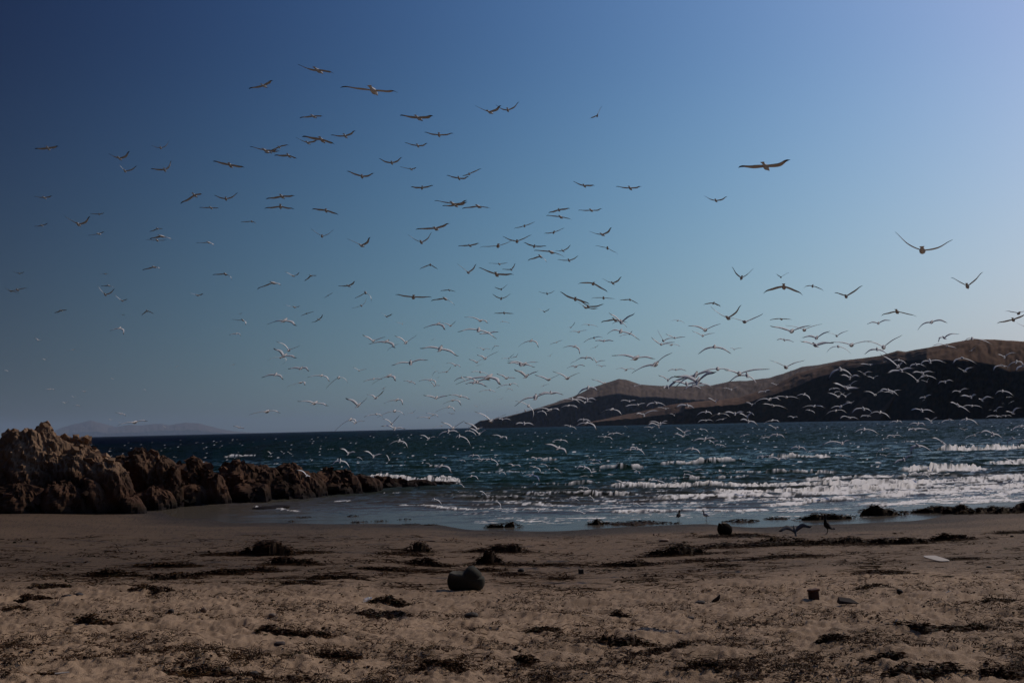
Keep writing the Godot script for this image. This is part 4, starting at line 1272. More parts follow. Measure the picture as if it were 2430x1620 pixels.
	["gull with both wings drooping, in lower sky, left of centre",841.4,711,867,694.6,881.5,717,0.04,0.2],
	["gull with both wings drooping, in lower sky, mid, leftmost",1007.9,776.5,1038.8,768.3,1060.4,781,0.04,0.12],
	["gull with both wings drooping, against the dark headland, rightmost",1527.8,966.7,1555.9,955.2,1581.4,962.9,0.1,0.08],
	["gull with only right wing drooping, in the high sky, left of centre, leftmost",653.1,372.5,685,369.5,707.4,380.2,0.04,0.05],
	["gull with only left wing drooping, in the highest sky, left of centre",715.1,283.3,744.2,276.1,770.7,278.7,0.08,0.08],
	["gull with only left wing lifted, in lower sky, far right",2412.6,765,2434.2,774.4,2466.9,769.9,-0.03,0],
	["gull with both wings drooping, sky above hills, mid, rightmost",1231.8,820.9,1260.4,808.2,1280.3,823.5,0.08,0.18],
	["gull with wings raised in a V, sky above horizon, left of centre, fifth from left",907.5,990.8,929.3,1005.8,948.3,982.7,0.08,-0.02],
	["gull with only left wing lifted, against the dark headland, rightmost",1361.4,940.5,1393.2,947.5,1416.8,946.3,0.06,0.08],
	["gull with wings held level, over sea below the dark cliff",2150.4,1020.2,2169.5,1018.3,2206.5,1018.3,0.08,0.05],
	["gull with wings raised in a V, in the high sky, far left, leftmost",259.7,366.9,283.2,375.9,310.2,361.1,-0.03,-0.08],
	["gull with both wings drooping, against the brown hillside, fourth from left",2389.2,881.6,2413.4,858,2433.8,866.3,0.18,0.14],
	["gull with wings raised in a V, over sea at picture centre, rightmost",1111.6,1011.2,1137.4,1029.5,1157.8,1016.7,0.04,0.03],
	["gull with both wings drooping, against the dark cliff, left part, rightmost",1684.7,992.2,1706.4,982,1737,990.3,0.06,0.1],
	["gull with only left wing lifted, in mid sky, mid, rightmost",1241.8,577.8,1267.7,584.6,1296.3,586.6,0.03,0.03],
	["gull with wings raised in a V, over sea before the headland, leftmost",1536.7,998.6,1567.3,1005.6,1589,995.4,0.06,0.05],
	["gull with wings raised in a V, against the brown hillside",2365.7,837.6,2384.3,847.3,2416.3,834.7,0.03,0.1],
	["gull with only right wing drooping, sky above horizon, left",621.9,893.1,653.4,888.4,674.7,898.2,0.05,0.1],
	["gull with wings raised in a V, over sea behind the left rocks, rightmost",859.9,1066.5,885.7,1082.8,908.8,1074.6,0.1,0.04],
	["gull with left wing high, right low, in lower sky, right of centre, rightmost",1372.1,718,1389.1,729.1,1423.5,733.8,0.03,-0.03],
	["gull with wings raised in a V, against the dark cliff, left part, leftmost",1715.3,975.6,1744.6,981.4,1768.9,975,0.05,0.05],
	["gull with both wings drooping, sky above hills, mid, second from left",1178.1,920.8,1210.6,911.8,1231,917.6,0.08,0.25],
	["gull with both wings drooping, over the breaking surf, second from left",1028.6,1116.5,1046.3,1105.1,1076.2,1120.9,0.12,0.14],
	["gull with right wing high, left low, sky above hills, far right",2224.3,809.4,2241.5,801.2,2275.7,790.3,0.22,0.1],
	["gull with wings held level, in the highest sky, mid, leftmost",961.8,341.4,991.6,345.8,1016.1,342.4,0.02,-0.03],
	["gull with only left wing lifted, in the highest sky, left of centre",704.6,327.9,730.9,338.9,756.9,335.6,-0.03,0.05],
	["gull with only right wing lifted, over sea before the headland",1532.9,1005.6,1562.2,1010,1585.2,1000.5,0.12,0.05],
	["gull with wings raised in a V, against the dark cliff, middle part, second from left",1992.1,887,2017.6,896.5,2044.4,891.4,0.08,0.14],
	["gull with both wings drooping, in mid sky, mid, rightmost",1255.1,621.2,1282.7,608.4,1300,625.1,0.08,0.1],
	["gull with wings raised in a V, in lower sky, far left",232.1,677.7,249.2,699,273.3,686.6,-0.06,-0.06],
	["gull with wings held level, in the high sky, mid, leftmost",973.8,447,1001.3,446,1027.9,443.2,0.04,0.04],
	["gull with wings raised in a V, in lower sky, right, rightmost",1963.3,789.1,1986.3,796.8,2012.6,782.5,0.06,0.02],
	["gull with wings held level, in lower sky, right",1828.2,761.3,1855,757,1881.8,759.6,0.08,0.04],
	["gull with wings held level, in the high sky, mid, rightmost",1060.5,419,1089.3,423.1,1114.1,421.5,0.03,-0.04],
	["gull with right wing high, left low, over the breaking surf",2117.2,1098.6,2145.9,1089.7,2166.4,1077.6,0.05,0.06],
	["gull with only left wing drooping, in the high sky, right of centre",1302.2,508.1,1326.9,498.4,1354.1,497.3,0.04,0.05],
	["gull with wings raised in a V, against the dark cliff, middle part, leftmost",1965.3,928.4,1990.8,941.2,2012.5,928.4,0,0.04],
	["gull with both wings drooping, over the breaking surf, leftmost",785,1102.9,806.8,1092.9,831.8,1108.4,0.1,0.12],
	["gull with wings raised in a V, sky above hills, right of centre, third from left",1406,898.4,1434.1,909.3,1456.4,903.5,0.02,0],
	["gull with only left wing lifted, in the high sky, right of centre",1362.1,432.7,1387.3,441,1413.7,443.2,-0.02,0.06],
	["gull with wings held level, against the dark cliff, right part, rightmost",2280.8,967.1,2307.6,962.6,2333.1,967.1,0.12,0.08],
	["gull with only right wing drooping, in mid sky, left, rightmost",505.4,654.4,534.4,650.5,551.9,666.7,0.05,0.15],
	["gull with both wings drooping, against the brown hillside, rightmost",2405.8,879.7,2430,867.6,2454.2,876.5,0.08,0.1],
	["gull with left wing high, right low, sky above horizon, mid, rightmost",1066.5,935.4,1092,939.9,1118.2,946.7,0.05,0.05],
	["gull with wings held level, over the breaking surf, rightmost",2242.2,1142,2265.2,1138.8,2294.5,1143.3,0.12,0.14],
	["gull with wings raised in a V, sky above horizon, left of centre, fourth from left",872.8,934.3,891.3,944.1,915.8,923.7,0.08,-0.02],
	["gull with only right wing drooping, sky above hills, mid, leftmost",1106.7,908,1124.5,907.4,1158.6,915,0.03,0.04],
	["gull with both wings drooping, in mid sky, right",1907.8,686.5,1929.1,679,1955.3,693.7,0.22,0.12],
	["gull with wings raised in a V, over sea at picture centre, third from left",1104.8,999.8,1133.3,1018,1151,1012,0.05,0.03],
	["gull with right wing high, left low, in mid sky, mid, rightmost",1219.7,543.8,1244.7,536.1,1269.9,528.1,0.03,0.02],
	["gull with only left wing lifted, against the dark headland, leftmost",1359.4,944.4,1388.1,955.2,1409.2,953.3,0.06,0.08],
	["gull with only right wing lifted, in mid sky, right of centre",1324.3,618.6,1350.7,617.8,1374.5,608.9,0.04,0],
	["gull with both wings drooping, against the dark cliff, right part, rightmost",2361.1,937.8,2380.3,927.5,2408.3,938.4,0.18,0.08],
	["gull with wings raised in a V, in the high sky, far left, rightmost",282.7,391.7,295.9,405.7,326.5,395,0,-0.06],
	["gull with both wings drooping, sky above horizon, mid, leftmost",1035.3,976.6,1064.6,965.4,1082.4,975,0.04,0.14],
	["gull with only right wing drooping, sky above horizon, left of centre, leftmost",684.5,872.2,713.8,873.9,735.4,879,0.04,0.2],
	["gull with wings raised in a V, in mid sky, right of centre, rightmost",1431.6,662.8,1454.6,671.8,1477.9,658.5,-0.02,-0.03],
	["gull with only right wing drooping, over sea below the dark cliff, leftmost",1976.8,1081.3,1996.9,1080.7,2027.7,1086.6,0.08,0.06],
	["gull with wings held level, in mid sky, mid, leftmost",1088.8,586.2,1115.5,582.8,1139.6,579.1,0.05,0.04],
	["gull with both wings drooping, over the breaking surf, fourth from left",1238.6,1132.3,1261.2,1126.9,1284.9,1141.8,0.1,0.12],
	["gull with only right wing drooping, against the dark cliff, middle part",2085.3,927.1,2108.8,925.2,2133.7,937.3,0.14,0.08],
	["gull with wings held level, over the breaking surf, leftmost",1820.1,1087.9,1849.6,1089.3,1871,1089.3,0.14,0.12],
	["gull with only right wing drooping, against the brown hillside",1599.2,965.4,1631.8,961.6,1649,966.7,0.1,0.06],
	["gull with only left wing drooping, against the dark cliff, middle part",1988.3,996.7,2016.3,990.9,2038,994.7,0.22,0.12],
	["gull with wings held level, against the dark headland, leftmost",1219.8,1003.7,1244,1004.3,1270.2,1006.9,0.04,0.06],
	["gull with both wings drooping, sky above horizon, left of centre, rightmost",912.4,955.9,941.1,948.6,958.9,959.4,0.05,0.25],
	["gull with both wings drooping, over sea before the headland",1619,1071.1,1643.5,1064.3,1665.3,1076.5,0.1,0.12],
	["gull with both wings drooping, in mid sky, mid, leftmost",995.6,640.8,1021.1,628.4,1038.9,641.2,0.06,0.05],
	["gull with right wing high, left low, in mid sky, right of centre",1289.8,556.5,1314.1,551.4,1338.3,543.4,0.04,0.03],
	["gull with only left wing lifted, sky above hills, mid, rightmost",1181.3,884.4,1202.3,897.2,1227.9,896.1,0.02,0.04],
	["gull with only left wing lifted, sky above hills, right of centre, leftmost",1579.8,790.8,1601.9,801.4,1627.2,798,0,0.02],
	["gull with only left wing drooping, sky above hills, right of centre",1384,812.4,1410.4,801.4,1431.6,800.5,0.08,0.12],
	["gull with right wing high, left low, over sea below the dark cliff, rightmost",2283.7,1043.8,2313.7,1032.3,2329,1023.4,0.06,0.06],
	["gull with wings raised in a V, sky above hills, right of centre, rightmost",1562.2,887.6,1585.5,901.6,1605,890.2,0.04,0.05],
	["gull with left wing high, right low, against the dark cliff, left part, leftmost",1753.6,994.1,1776.5,999.2,1800.8,1007.5,0.1,0.1],
	["gull with right wing high, left low, in the high sky, mid",1097.8,419.7,1113.6,412.9,1143.4,401.9,0.03,0.04],
	["gull with only left wing drooping, against the brown hillside",2352.2,882.9,2380.3,867.6,2396.8,871.4,0.18,0.04],
	["gull with only right wing drooping, sky above hills, right of centre",1337.8,823.5,1363.9,821.8,1378.9,838.8,0.08,0.16],
	["gull with wings held level, in lower sky, far left",18.7,692.2,40.8,687.9,67.2,687.1,0.04,0.14],
	["gull with only right wing lifted, in the high sky, left, leftmost",358.4,346.5,380.6,350.9,401.8,335.6,0,-0.1],
	["gull with only right wing drooping, over the breaking surf",1538.8,1139.7,1561.9,1140.5,1585,1151.4,0.1,0.1],
	["gull with both wings drooping, sky above hills, right of centre, rightmost",1620.9,923.3,1645.2,914.6,1666.8,922,0.06,0.06],
	["gull with only right wing drooping, in lower sky, right of centre, rightmost",1471.3,714.3,1495.6,711.2,1516.3,723.5,0.05,0.04],
	["gull with wings raised in a V, in lower sky, mid",1167.2,699.7,1189.3,708.7,1211.7,698.5,0,-0.03],
	["gull with both wings drooping, against the dark headland, leftmost",1330.1,969.2,1349.2,962.2,1376.7,968.6,0.12,0.1],
	["gull with wings held level, in mid sky, left",347.8,570.1,372.5,570.1,396.3,571.4,0.04,0.03],
	["gull with only right wing drooping, over sea at picture centre",1080.3,1037.1,1089.8,1034.4,1118.4,1060.2,0.08,0.16],
	["gull with wings raised in a V, over sea behind the left rocks, leftmost",805.4,1060.2,825.9,1075.7,847.6,1069.7,0.08,0.04],
	["gull with both wings drooping, over the breaking surf, fifth from left",1364.6,1113.3,1387.2,1107.8,1406,1124.2,0.14,0.15],
	["gull with wings held level, in lower sky, mid, rightmost",1172.3,745.7,1196.6,742.7,1219.9,746.4,0.04,0.04],
	["gull with only left wing drooping, over sea below the dark cliff",2152.8,1011.3,2179.6,1005.6,2200,1008.8,0.16,0.14],
	["gull with wings held level, sky above hills, right of centre, fourth from left",1462.8,874.8,1486.3,877.4,1510.6,875.7,0.12,0.1],
	["gull with both wings drooping, sky above horizon, mid, rightmost",1055,958.4,1074.2,949.5,1097.8,962.2,0.08,0.2],
	["gull with only left wing drooping, against the dark cliff, left part, rightmost",1809.1,1008.1,1832.7,997.3,1854.3,1000.5,0.08,0.08],
	["gull with both wings drooping, sky above horizon, left of centre, fourth from left",863.3,988.8,893.2,982.4,909.2,988.8,0.05,0.14],
	["gull with wings held level, sky above hills, mid",1224.2,977.5,1246.6,973.7,1271.4,970.5,0.05,0.05],
	["gull with only right wing lifted, against the brown hillside, rightmost",1709.6,921.7,1736.3,924.6,1756.1,918.2,0.08,0.08],
	["gull with only right wing lifted, sky above horizon, mid",988.7,991.6,1018,990.9,1035.3,984.5,0.08,0.1],
	["gull with wings raised in a V, over sea before the headland, rightmost",1600,1011.2,1623.1,1026.2,1642.2,1020.2,0.05,0.08],
	["gull with wings held level, in the high sky, left",474.5,495,500,493,521.7,496,0.05,0.05],
	["gull with wings raised in a V, over sea at picture centre, leftmost",994.6,1029.7,1016.3,1041.2,1038.1,1034.4,0.08,0.05],
	["gull with only right wing drooping, sky above hills, mid, rightmost",1115.6,882.1,1139.8,882.8,1161.5,890.8,0.06,0.08],
	["gull with right wing high, left low, over sea below the dark cliff, second from left",2082.6,1089.3,2094.6,1066.5,2116.1,1063.8,0.25,0.08],
	["gull with wings raised in a V, against the dark cliff, right part, leftmost",2268,869.5,2289.7,880.4,2310.1,869.5,0.03,0.1],
	["gull with only left wing drooping, sky above horizon, left of centre",862.6,904.6,886.2,898.9,909.2,898.9,0.04,0.06],
	["gull with only right wing lifted, against the dark cliff, middle part",2094.1,929.7,2117.1,931.6,2140,924,0.05,0.08],
	["gull with only right wing lifted, in lower sky, mid",1136.6,790.3,1159.9,789.8,1183.3,785.2,0,0.02],
	["gull with both wings drooping, sky above horizon, left",635,854.3,665.3,848.4,670.4,863.7,0.08,0.7],
	["gull with left wing high, right low, over sea below the dark cliff",2205.9,1036.1,2237.8,1049.5,2248.6,1055.3,0.1,0.05],
	["gull with wings raised in a V, against the dark cliff, right part, second from left",2275.7,936.5,2305,941.6,2319,932,0.04,0.02],
	["gull with both wings drooping, sky above horizon, left of centre, leftmost",683.7,916.9,712.9,907.6,727.4,914.4,0.04,0.3],
	["gull with wings raised in a V, against the dark cliff, right part, rightmost",2382.8,974.1,2403.9,979.8,2423.6,965.2,0.05,0.16],
	["gull with only right wing drooping, sky above horizon, mid",994.4,903.5,1021.2,901.6,1036.5,913.7,0.08,0.25],
	["gull with right wing high, left low, against the dark cliff, right part",2255.3,933.9,2278.2,928.8,2299.9,921.8,0.18,0.14],
	["gull with left wing high, right low, over sea before the headland",1491.2,1061,1511.6,1063.7,1532,1079.3,0.1,0.1],
	["gull with wings held level, in mid sky, mid, rightmost",1161.1,625.9,1185.2,626.3,1207,624.6,0.05,0.04],
	["gull with both wings drooping, against the dark cliff, left part, leftmost",1650.3,987.1,1675.8,976.9,1693,983.3,0.1,0.1],
	["gull with both wings drooping, against the dark cliff, right part, leftmost",2181.3,896.9,2200.4,891.2,2224.6,900.1,0.14,0.08],
	["gull with both wings drooping, against the brown hillside, second from left",2113.3,863.4,2133.7,853.8,2154.1,864.6,0.14,0.1],
	["gull with both wings drooping, over sea below the dark cliff, leftmost",1872.3,1066.5,1896.4,1061.2,1916.5,1067.1,0.12,0.1],
	["gull with wings raised in a V, against the dark cliff, left part, rightmost",1750.4,978.2,1772.7,989,1788,975,0.08,0.04],
	["gull with wings held level, sky above hills, right of centre, sixth from left",1571.6,817.5,1593.7,818,1617,820.6,0.06,0.08],
	["gull with right wing high, left low, in lower sky, left of centre",835,733.3,857.3,725.1,870.7,708,0.04,-0.06],
	["gull with wings held level, sky above hills, right of centre, third from left",1412.9,805.6,1433.7,808.5,1458,806.5,0,0.03],
	["gull with both wings drooping, over sea at picture centre, rightmost",1307.5,1049.3,1330.6,1043.9,1351,1050.7,0.12,0.12],
	["gull with both wings drooping, over the breaking surf, third from left",1099.3,1142.7,1118.4,1129.6,1138.2,1139.1,0.08,0.16],
	["gull with both wings drooping, in mid sky, left, leftmost",340.1,642.5,365.7,633.5,382.3,640.3,0.04,0.14],
	["gull with wings held level, sky above hills, right of centre, second from left",1346.7,872.3,1367.1,869.7,1391.3,866.6,0.12,0.12],
	["gull with only right wing drooping, over sea before the headland",1415,1039.8,1436.2,1036.5,1458.5,1043.9,0.1,0.1],
	["gull with only right wing drooping, in mid sky, left, leftmost",468,578.2,495.2,575.3,510.5,583.8,0.04,0.1],
	["gull with wings held level, sky above hills, right of centre, rightmost",1585.2,879.3,1604.7,877,1629.8,878.7,0.12,0.1],
	["gull with right wing high, left low, in the highest sky, left, rightmost",645.5,358.5,662,349.1,687.5,346.5,0.05,0.1],
	["gull with both wings drooping, in lower sky, right, leftmost",1668.5,725.3,1693.5,719.4,1709.4,729.9,0.08,0.1],
	["gull with both wings drooping, sky above hills, right of centre, leftmost",1367.1,854.4,1391.3,848.7,1410.5,853.2,0.12,0.14],
	["gull with only left wing drooping, against the dark cliff, right part, rightmost",2335,992,2366.9,987.5,2379,988.8,0.1,0.06],
	["gull with wings raised in a V, over sea before the headland, second from left",1598.6,1027.6,1621.8,1035.7,1640.8,1030.3,0.06,0.08],
	["gull with wings held level, against the dark headland, third from left",1468.5,951.4,1494,952,1512.5,948.8,0.1,0.06],
	["gull with wings held level, in the high sky, far left, leftmost",82.1,467.4,104.6,469,126,466.9,0,0.04],
	["gull with both wings drooping, over the breaking surf, rightmost",2171.5,1133.1,2191.2,1125.4,2211.6,1135.6,0.22,0.08],
	["gull with both wings drooping, against the dark cliff, middle part, rightmost",2155.4,871,2174.5,864,2197.4,868.5,0.1,0.08],
	["gull with both wings drooping, against the dark cliff, middle part, leftmost",1888.8,941.8,1909.2,935.4,1927,948.8,0.12,0.08],
	["gull with only right wing lifted, in lower sky, right of centre",1353.1,785.5,1373.8,787.4,1395.9,781.8,0.03,0.03],
	["far",804.8,680.3,827.2,678.1,845.9,668.4,0.02,0],
	["far",2193.8,988.9,2210.4,999.8,2229.5,986.4,0.02,0.04],
	["far",2397.9,1022.1,2422.1,1011.2,2438.7,1010.6,0.08,0.06],
	["far",2100,1037.1,2121.4,1034.4,2142.9,1035.7,0.14,0.14],
	["far",1824.1,1034.4,1844.2,1031.2,1865.6,1038.4,0.08,0.1],
	["far",1136.7,929.9,1162.8,925.2,1178.1,931,0.08,0.08],
	["far",2031.6,877.4,2052,887.6,2071.2,881.9,0.04,0.14],
	["far",1166,1031.6,1190.5,1037.1,1206.8,1043.9,0.1,0.25],
	["far",1459.9,1136.4,1481.6,1147.3,1498,1139.1,0.03,0.08],
	["far",1495.2,1110.5,1517,1120.9,1526.5,1105.1,0.08,0],
	["far",1400.3,284.1,1417.6,274.5,1428.1,254.4,0.08,0.05],
	["far",2223.4,913.5,2243.8,905.9,2264.2,903.3,0.18,0.14],
	["far",2375.5,1083.3,2403,1096.7,2407.4,1107.5,0.06,0.03],
	["far",1652.8,1004.9,1675.1,997.3,1693.6,998.6,0.16,0.12],
	["far",1390.5,1093.7,1408.2,1091.5,1431.3,1098.3,0.1,0.1],
	["far",1379.8,772.1,1397.6,770.4,1420.9,775.3,0.12,0.06],
	["far",701.2,1113.3,727.3,1128.2,738.8,1130.1,0.14,0],
	["far",2417,1073.1,2429.1,1043.8,2438.7,1046.3,0.25,0.05],
	["far",1842.7,804.4,1861.9,806.4,1884.1,809.5,0.1,0.06],
	["far",1439.5,1031.6,1454.4,1028.4,1480.3,1031.6,0.08,0.1],
	["far",570.6,528.9,597.3,525.5,607.8,535.4,0.04,0.2],
	["far",1452.9,766.2,1470.8,761.4,1489,775,0.04,0.04],
	["far",1049.6,765,1069,772.8,1084.7,760.4,0.05,0],
	["far",1320.1,597,1336.2,594.8,1357.5,582.6,0.06,0],
	["far",1149.7,1091.5,1166,1089.3,1184.5,1105.1,0.06,0.14],
	["far",950.3,397.5,975.8,401.6,990.6,399.8,0.03,0.08],
	["far",2320.3,942.9,2331.1,949.2,2358.6,942.9,0,0.18],
	["far",1278.1,693.9,1298.5,696.8,1317.7,691.2,0.04,0],
	["far",211.4,560,233.8,554.8,250.9,551,0.05,0.1],
	["far",261.8,783.3,282.4,778.2,295.1,792.7,0.04,0.22],
	["far",1367.1,1001.1,1384.9,995.4,1405.4,1001.8,0.14,0.1],
	["far",2105.6,1007.5,2129.8,999.2,2143.9,1002.4,0.12,0.14],
	["far",1476.2,1071.1,1496.6,1066.5,1515.6,1067,0.1,0.08],
	["far",2003.6,919.5,2017.6,914.4,2038,900.4,0.04,0.06],
	["far",551.9,759.6,576,759.6,584.2,772.7,0.02,0.22],
	["far",11.1,683.3,24.7,690.5,47.6,698.1,0,0.05],
	["far",1114.3,850.6,1131.6,859.5,1148.8,849.3,0.02,0.03],
	["far",1992.1,931,2007.4,940.5,2025.3,929.1,0.04,0.04],
	["far",676,723.4,698.5,728.5,714.6,727.3,0,0.03],
	["far",2228.2,1005.5,2255.6,995.3,2265.2,997.9,0.08,0.06],
	["far",832.7,996.3,841.6,1003.9,868,996.8,0.03,0.05],
	["far",1192.5,640.4,1213.4,639.9,1224.8,625.7,0.03,0],
	["far",1800,1040.5,1825.4,1037.1,1834.8,1027.7,0.08,0.03],
	["far",678.9,644.9,695.1,654.4,713.4,646.6,0,-0.05],
	["far",1123.8,1089.6,1144.2,1090.7,1161.9,1089.3,0.1,0.08],
	["far",1204.9,1099.1,1218.5,1105.1,1241.4,1108.4,0.1,0.14],
	["far",1132,1162.2,1155.1,1177.2,1164.6,1173.1,0.12,0.03],
	["far",1045.8,692.5,1066.2,688.4,1082.3,693.9,0.08,0.06],
	["far",1040.4,884.8,1059.5,881.9,1072.9,869.1,0.04,-0.02],
	["far",626.8,365.4,642.9,361.1,664.1,360.3,0.04,0.04],
	["far",1258.5,1207.1,1278.9,1212.6,1295.2,1209.9,0.12,0.08],
	["far",1257.1,1084.7,1272.1,1088.2,1293.9,1092.9,0.14,0.18],
	["far",1335.2,1008.1,1353.1,1011.3,1370.9,1019,0.05,0.08],
	["far",1059.5,860.6,1080.5,866.6,1095.8,869.7,0.1,0.1],
	["far",1254.4,1107.8,1268,1107.8,1286.5,1122.8,0.1,0.15],
	["far",272.3,699,289.1,713.5,304,710.8,-0.04,0.04],
	["far",2120.9,859.5,2132.4,870.4,2146.4,854.4,0,0],
	["far",836.5,870.5,851.8,879.3,870.3,874.9,0.06,0.03],
	["far",1468.2,798.3,1494.6,792.5,1499.7,784.4,0.06,0],
	["far",1409.2,847.4,1415.6,858.9,1438.5,854.2,0,0.06],
	["far",336.6,750.3,348.2,737.6,365.4,746.3,0.08,0.05],
	["far",1489.8,1196.3,1503.4,1194.9,1525.2,1201.7,0.1,0.1],
	["far",1077.3,902.3,1095.2,895.3,1104.1,909.9,0.05,0.22],
	["far",724.8,668.4,737.6,653.9,754.6,655.1,0.04,0.04],
	["far",450.5,694.8,467.7,700.4,485.5,697.3,0,0],
	["far",2036.7,862.1,2064.8,865.3,2072.4,863.4,0.03,0.03],
	["far",1100.7,1024,1114.3,1022.1,1132,1035.7,0.1,0.14],
	["far",2055.9,891.4,2073.1,897.2,2089,889.5,0.05,0.08],
	["far",2392.1,1063.5,2404.2,1038.7,2411.9,1041.2,0.25,0.05],
	["far",1172.3,683.2,1189.6,686.6,1204.1,675.9,0.03,0],
	["far",1189,850.2,1207.4,850,1220.2,838.5,0.03,0],
	["far",1555.2,965.4,1580.1,969.9,1590.3,968,0.04,0.04],
	["far",1841.7,651.2,1853.8,657.7,1872.8,646.9,0.04,0.04],
	["far",1794.4,932.9,1815.4,928.4,1828.8,924.6,0.08,0.08],
	["far",1131,823.8,1147.3,828.9,1165.5,827.7,0.08,0.08],
	["far",1677,939.9,1698.7,952.7,1706.4,946.3,0,0.04],
	["far",2180,944.1,2195.3,942.2,2213.2,933.9,0.04,0.04],
	["far",1108.8,1083.3,1122.5,1080.1,1142.9,1084.7,0.06,0.1],
	["far",355.4,551.9,373.3,542.5,387.8,545.1,0.03,0.1],
	["far",1592.9,762.2,1608.7,760.5,1626.5,765.6,0.12,0.06],
	["far",82.1,539.1,98.6,534.9,115.6,531.5,0.04,0.06],
	["far",1025.1,1016.4,1048,1010,1058.2,1007.5,0.05,0.06],
	["far",713.8,750.6,727.4,743.8,746.1,739.9,0.04,0.03],
	["far",741,766.7,756.3,757.7,768.7,746.8,0,0],
	["far",1525.3,1012.6,1548.2,1014.5,1558.4,1010,0.05,0.05],
	["far",1653.1,1022.1,1662.6,1018,1684.4,1027.6,0.12,0.14],
	["far",213.4,508,234.7,508.2,247.5,506.8,0.02,0.05],
	["far",1820.1,1004.9,1840.2,1015.6,1850.9,1012.9,0.04,0.04],
	["far",1271.4,979.4,1287.4,975,1298.9,987.7,0.06,0.15],
	["far",1696.2,999.8,1715.9,994.7,1728.1,989.6,0.1,0.05],
	["far",1181.9,992.8,1192.1,994.7,1215.1,996.7,0.05,0.1],
	["far",1368.7,1156.8,1385,1156.8,1401.4,1161.7,0.1,0.12],
	["far",2371.3,988.8,2387.9,986.9,2404.5,988.1,0.12,0.12],
	["far",904.2,741.8,917.6,751.2,933.5,745.7,0.02,0.02],
	["far",1526.5,1213.9,1538.8,1216.7,1559.2,1215.3,0.14,0.16],
	["far",1364.6,1213.4,1387.2,1218,1395.9,1213.9,0.1,0.03],
	["far",1023.1,1186.7,1029.9,1184,1050.3,1199,0.06,0.14],
	["far",1011,978.8,1027.6,983.3,1041.6,989.6,0.04,0.18],
	["far",1678.9,1041.2,1693.1,1050.1,1707.5,1043.9,0.03,0.08],
	["far",1305.8,816.7,1320.6,812.1,1336.4,806.1,0.06,0.05],
	["far",1964.7,926.5,1978.7,921.4,1995.9,923.3,0.1,0.1],
	["far",919,832.3,931.7,821.9,945.8,814.7,0.08,0.03],
	["far",241.5,680.3,257.7,677.7,272.1,683.7,0.05,0.05],
	["far",130.6,744.7,144.6,736.5,160.3,736.9,0.05,0.04],
	["far",958.9,902,973.6,905.9,989.5,910.7,0.03,0.03],
	["far",1768.9,951.4,1785.5,960.3,1796.9,955.2,0.03,0.06],
	["far",2089.3,1078.6,2102.7,1081.3,2118.8,1073.8,0.08,0.04],
	["far",1348.3,1184,1356.5,1181.3,1376.9,1190.8,0.08,0.12],
	["far",2038,989.6,2058.4,986.5,2068.6,987.1,0.1,0.05],
	["far",1278.9,733,1291.7,739.3,1307.1,733.3,-0.02,0.02],
	["far",1693.9,1057.5,1708.8,1055.6,1723.8,1059.4,0.14,0.08],
	["far",2183.8,900.8,2200.4,905.9,2206.8,894.4,0.03,0.03],
	["far",1733.7,824,1742.9,828.9,1762.1,825.5,0.06,0.08],
	["far",1753.7,1038.4,1766,1033,1782.3,1031.6,0.08,0.12],
	["far",1909.8,975.6,1920.7,973.1,1937.2,981.4,0.2,0.1],
	["far",1867.1,989,1883.7,990.3,1896.4,989,0.14,0.1],
	["far",543.7,793.4,560.7,791.4,572.1,796,0.04,0.2],
	["far",915.6,1075.2,923,1091.5,930.6,1083.3,0.03,0.03],
	["far",1174.2,1188.1,1178.2,1188.9,1187.2,1211.8,0.04,0.22],
	["far",30.3,644.9,45.1,648.8,57.8,645.9,0,0],
	["far",1179.6,1120.1,1185,1117.3,1204.1,1128.2,0.06,0.1],
	["far",554.8,1008.8,567.5,1014.2,581.6,1014.7,0,0],
	["far",104.5,924,116.7,923.3,132.4,924.4,0.05,0.05],
	["far",2357.3,974.7,2364.3,974.1,2382.8,964.5,0,0.18],
	["far",1800,1079.9,1812.1,1083.9,1826.8,1080.7,0.05,0.1],
	["far",1398.6,1096.9,1409,1099.7,1425.9,1099.1,0.04,0.08],
	["far",1621.2,1128.2,1624.5,1125.5,1646.3,1131.8,0.1,0.12],
	["far",1619,1120.1,1632.7,1118.2,1644.9,1122,0.14,0.05],
	["far",2006.1,951.4,2021.4,955.8,2030.4,950.1,0.04,0.06],
	["far",1024.4,905.5,1031.4,915.7,1045.5,913.7,0,0.06],
	["far",2395.9,1154.7,2406.8,1135,2410.6,1135.6,0.25,0.04],
	["far",1278.9,1102.4,1285.7,1101,1303.4,1109.2,0.05,0.12],
	["far",1395.9,1177.2,1400,1176.4,1410.9,1195.7,0,0.15],
	["far",275.7,976.9,286.8,981.8,300.7,984.7,0,0.03],
	["far",1347.5,775.9,1354.6,776.7,1367,762.2,0.03,-0.04],
	["far",769.1,708.1,778.4,700.7,791.2,694.5,0.04,0.04],
	["far",1976.1,933.5,1992.1,928.4,1999.7,933.5,0.08,0.06],
	["far",1415.6,865.3,1428.3,869.1,1440.4,866.6,0.08,0.08],
	["far",1211.9,848.7,1225.3,846.1,1230.4,835.3,0.03,0],
	["far",1827.5,906.7,1842.9,913.1,1850.5,909.3,0.02,0.03],
	["far",938.8,763.8,954.8,769,956.3,760.9,0.04,0],
	["far",1917.9,1073.2,1921.9,1071.9,1942,1066.5,0.02,0.05],
	["far",234.4,649.7,249.2,649.7,259,651,0.02,0.2],
	["far",1166,832,1174,820.9,1185,820.1,0.05,0.05],
	["far",2274.1,1014.4,2289.4,1020.2,2297.1,1017,0.04,0.06],
	["far",1504.2,914.4,1507,915.7,1527.8,913.7,0,0.08],
	["far",1186.7,763.9,1192.7,762.6,1210.2,766,0.04,0.04],
	["far",1647.6,1117.3,1653.1,1114.6,1670.8,1114.6,0.04,0.08],
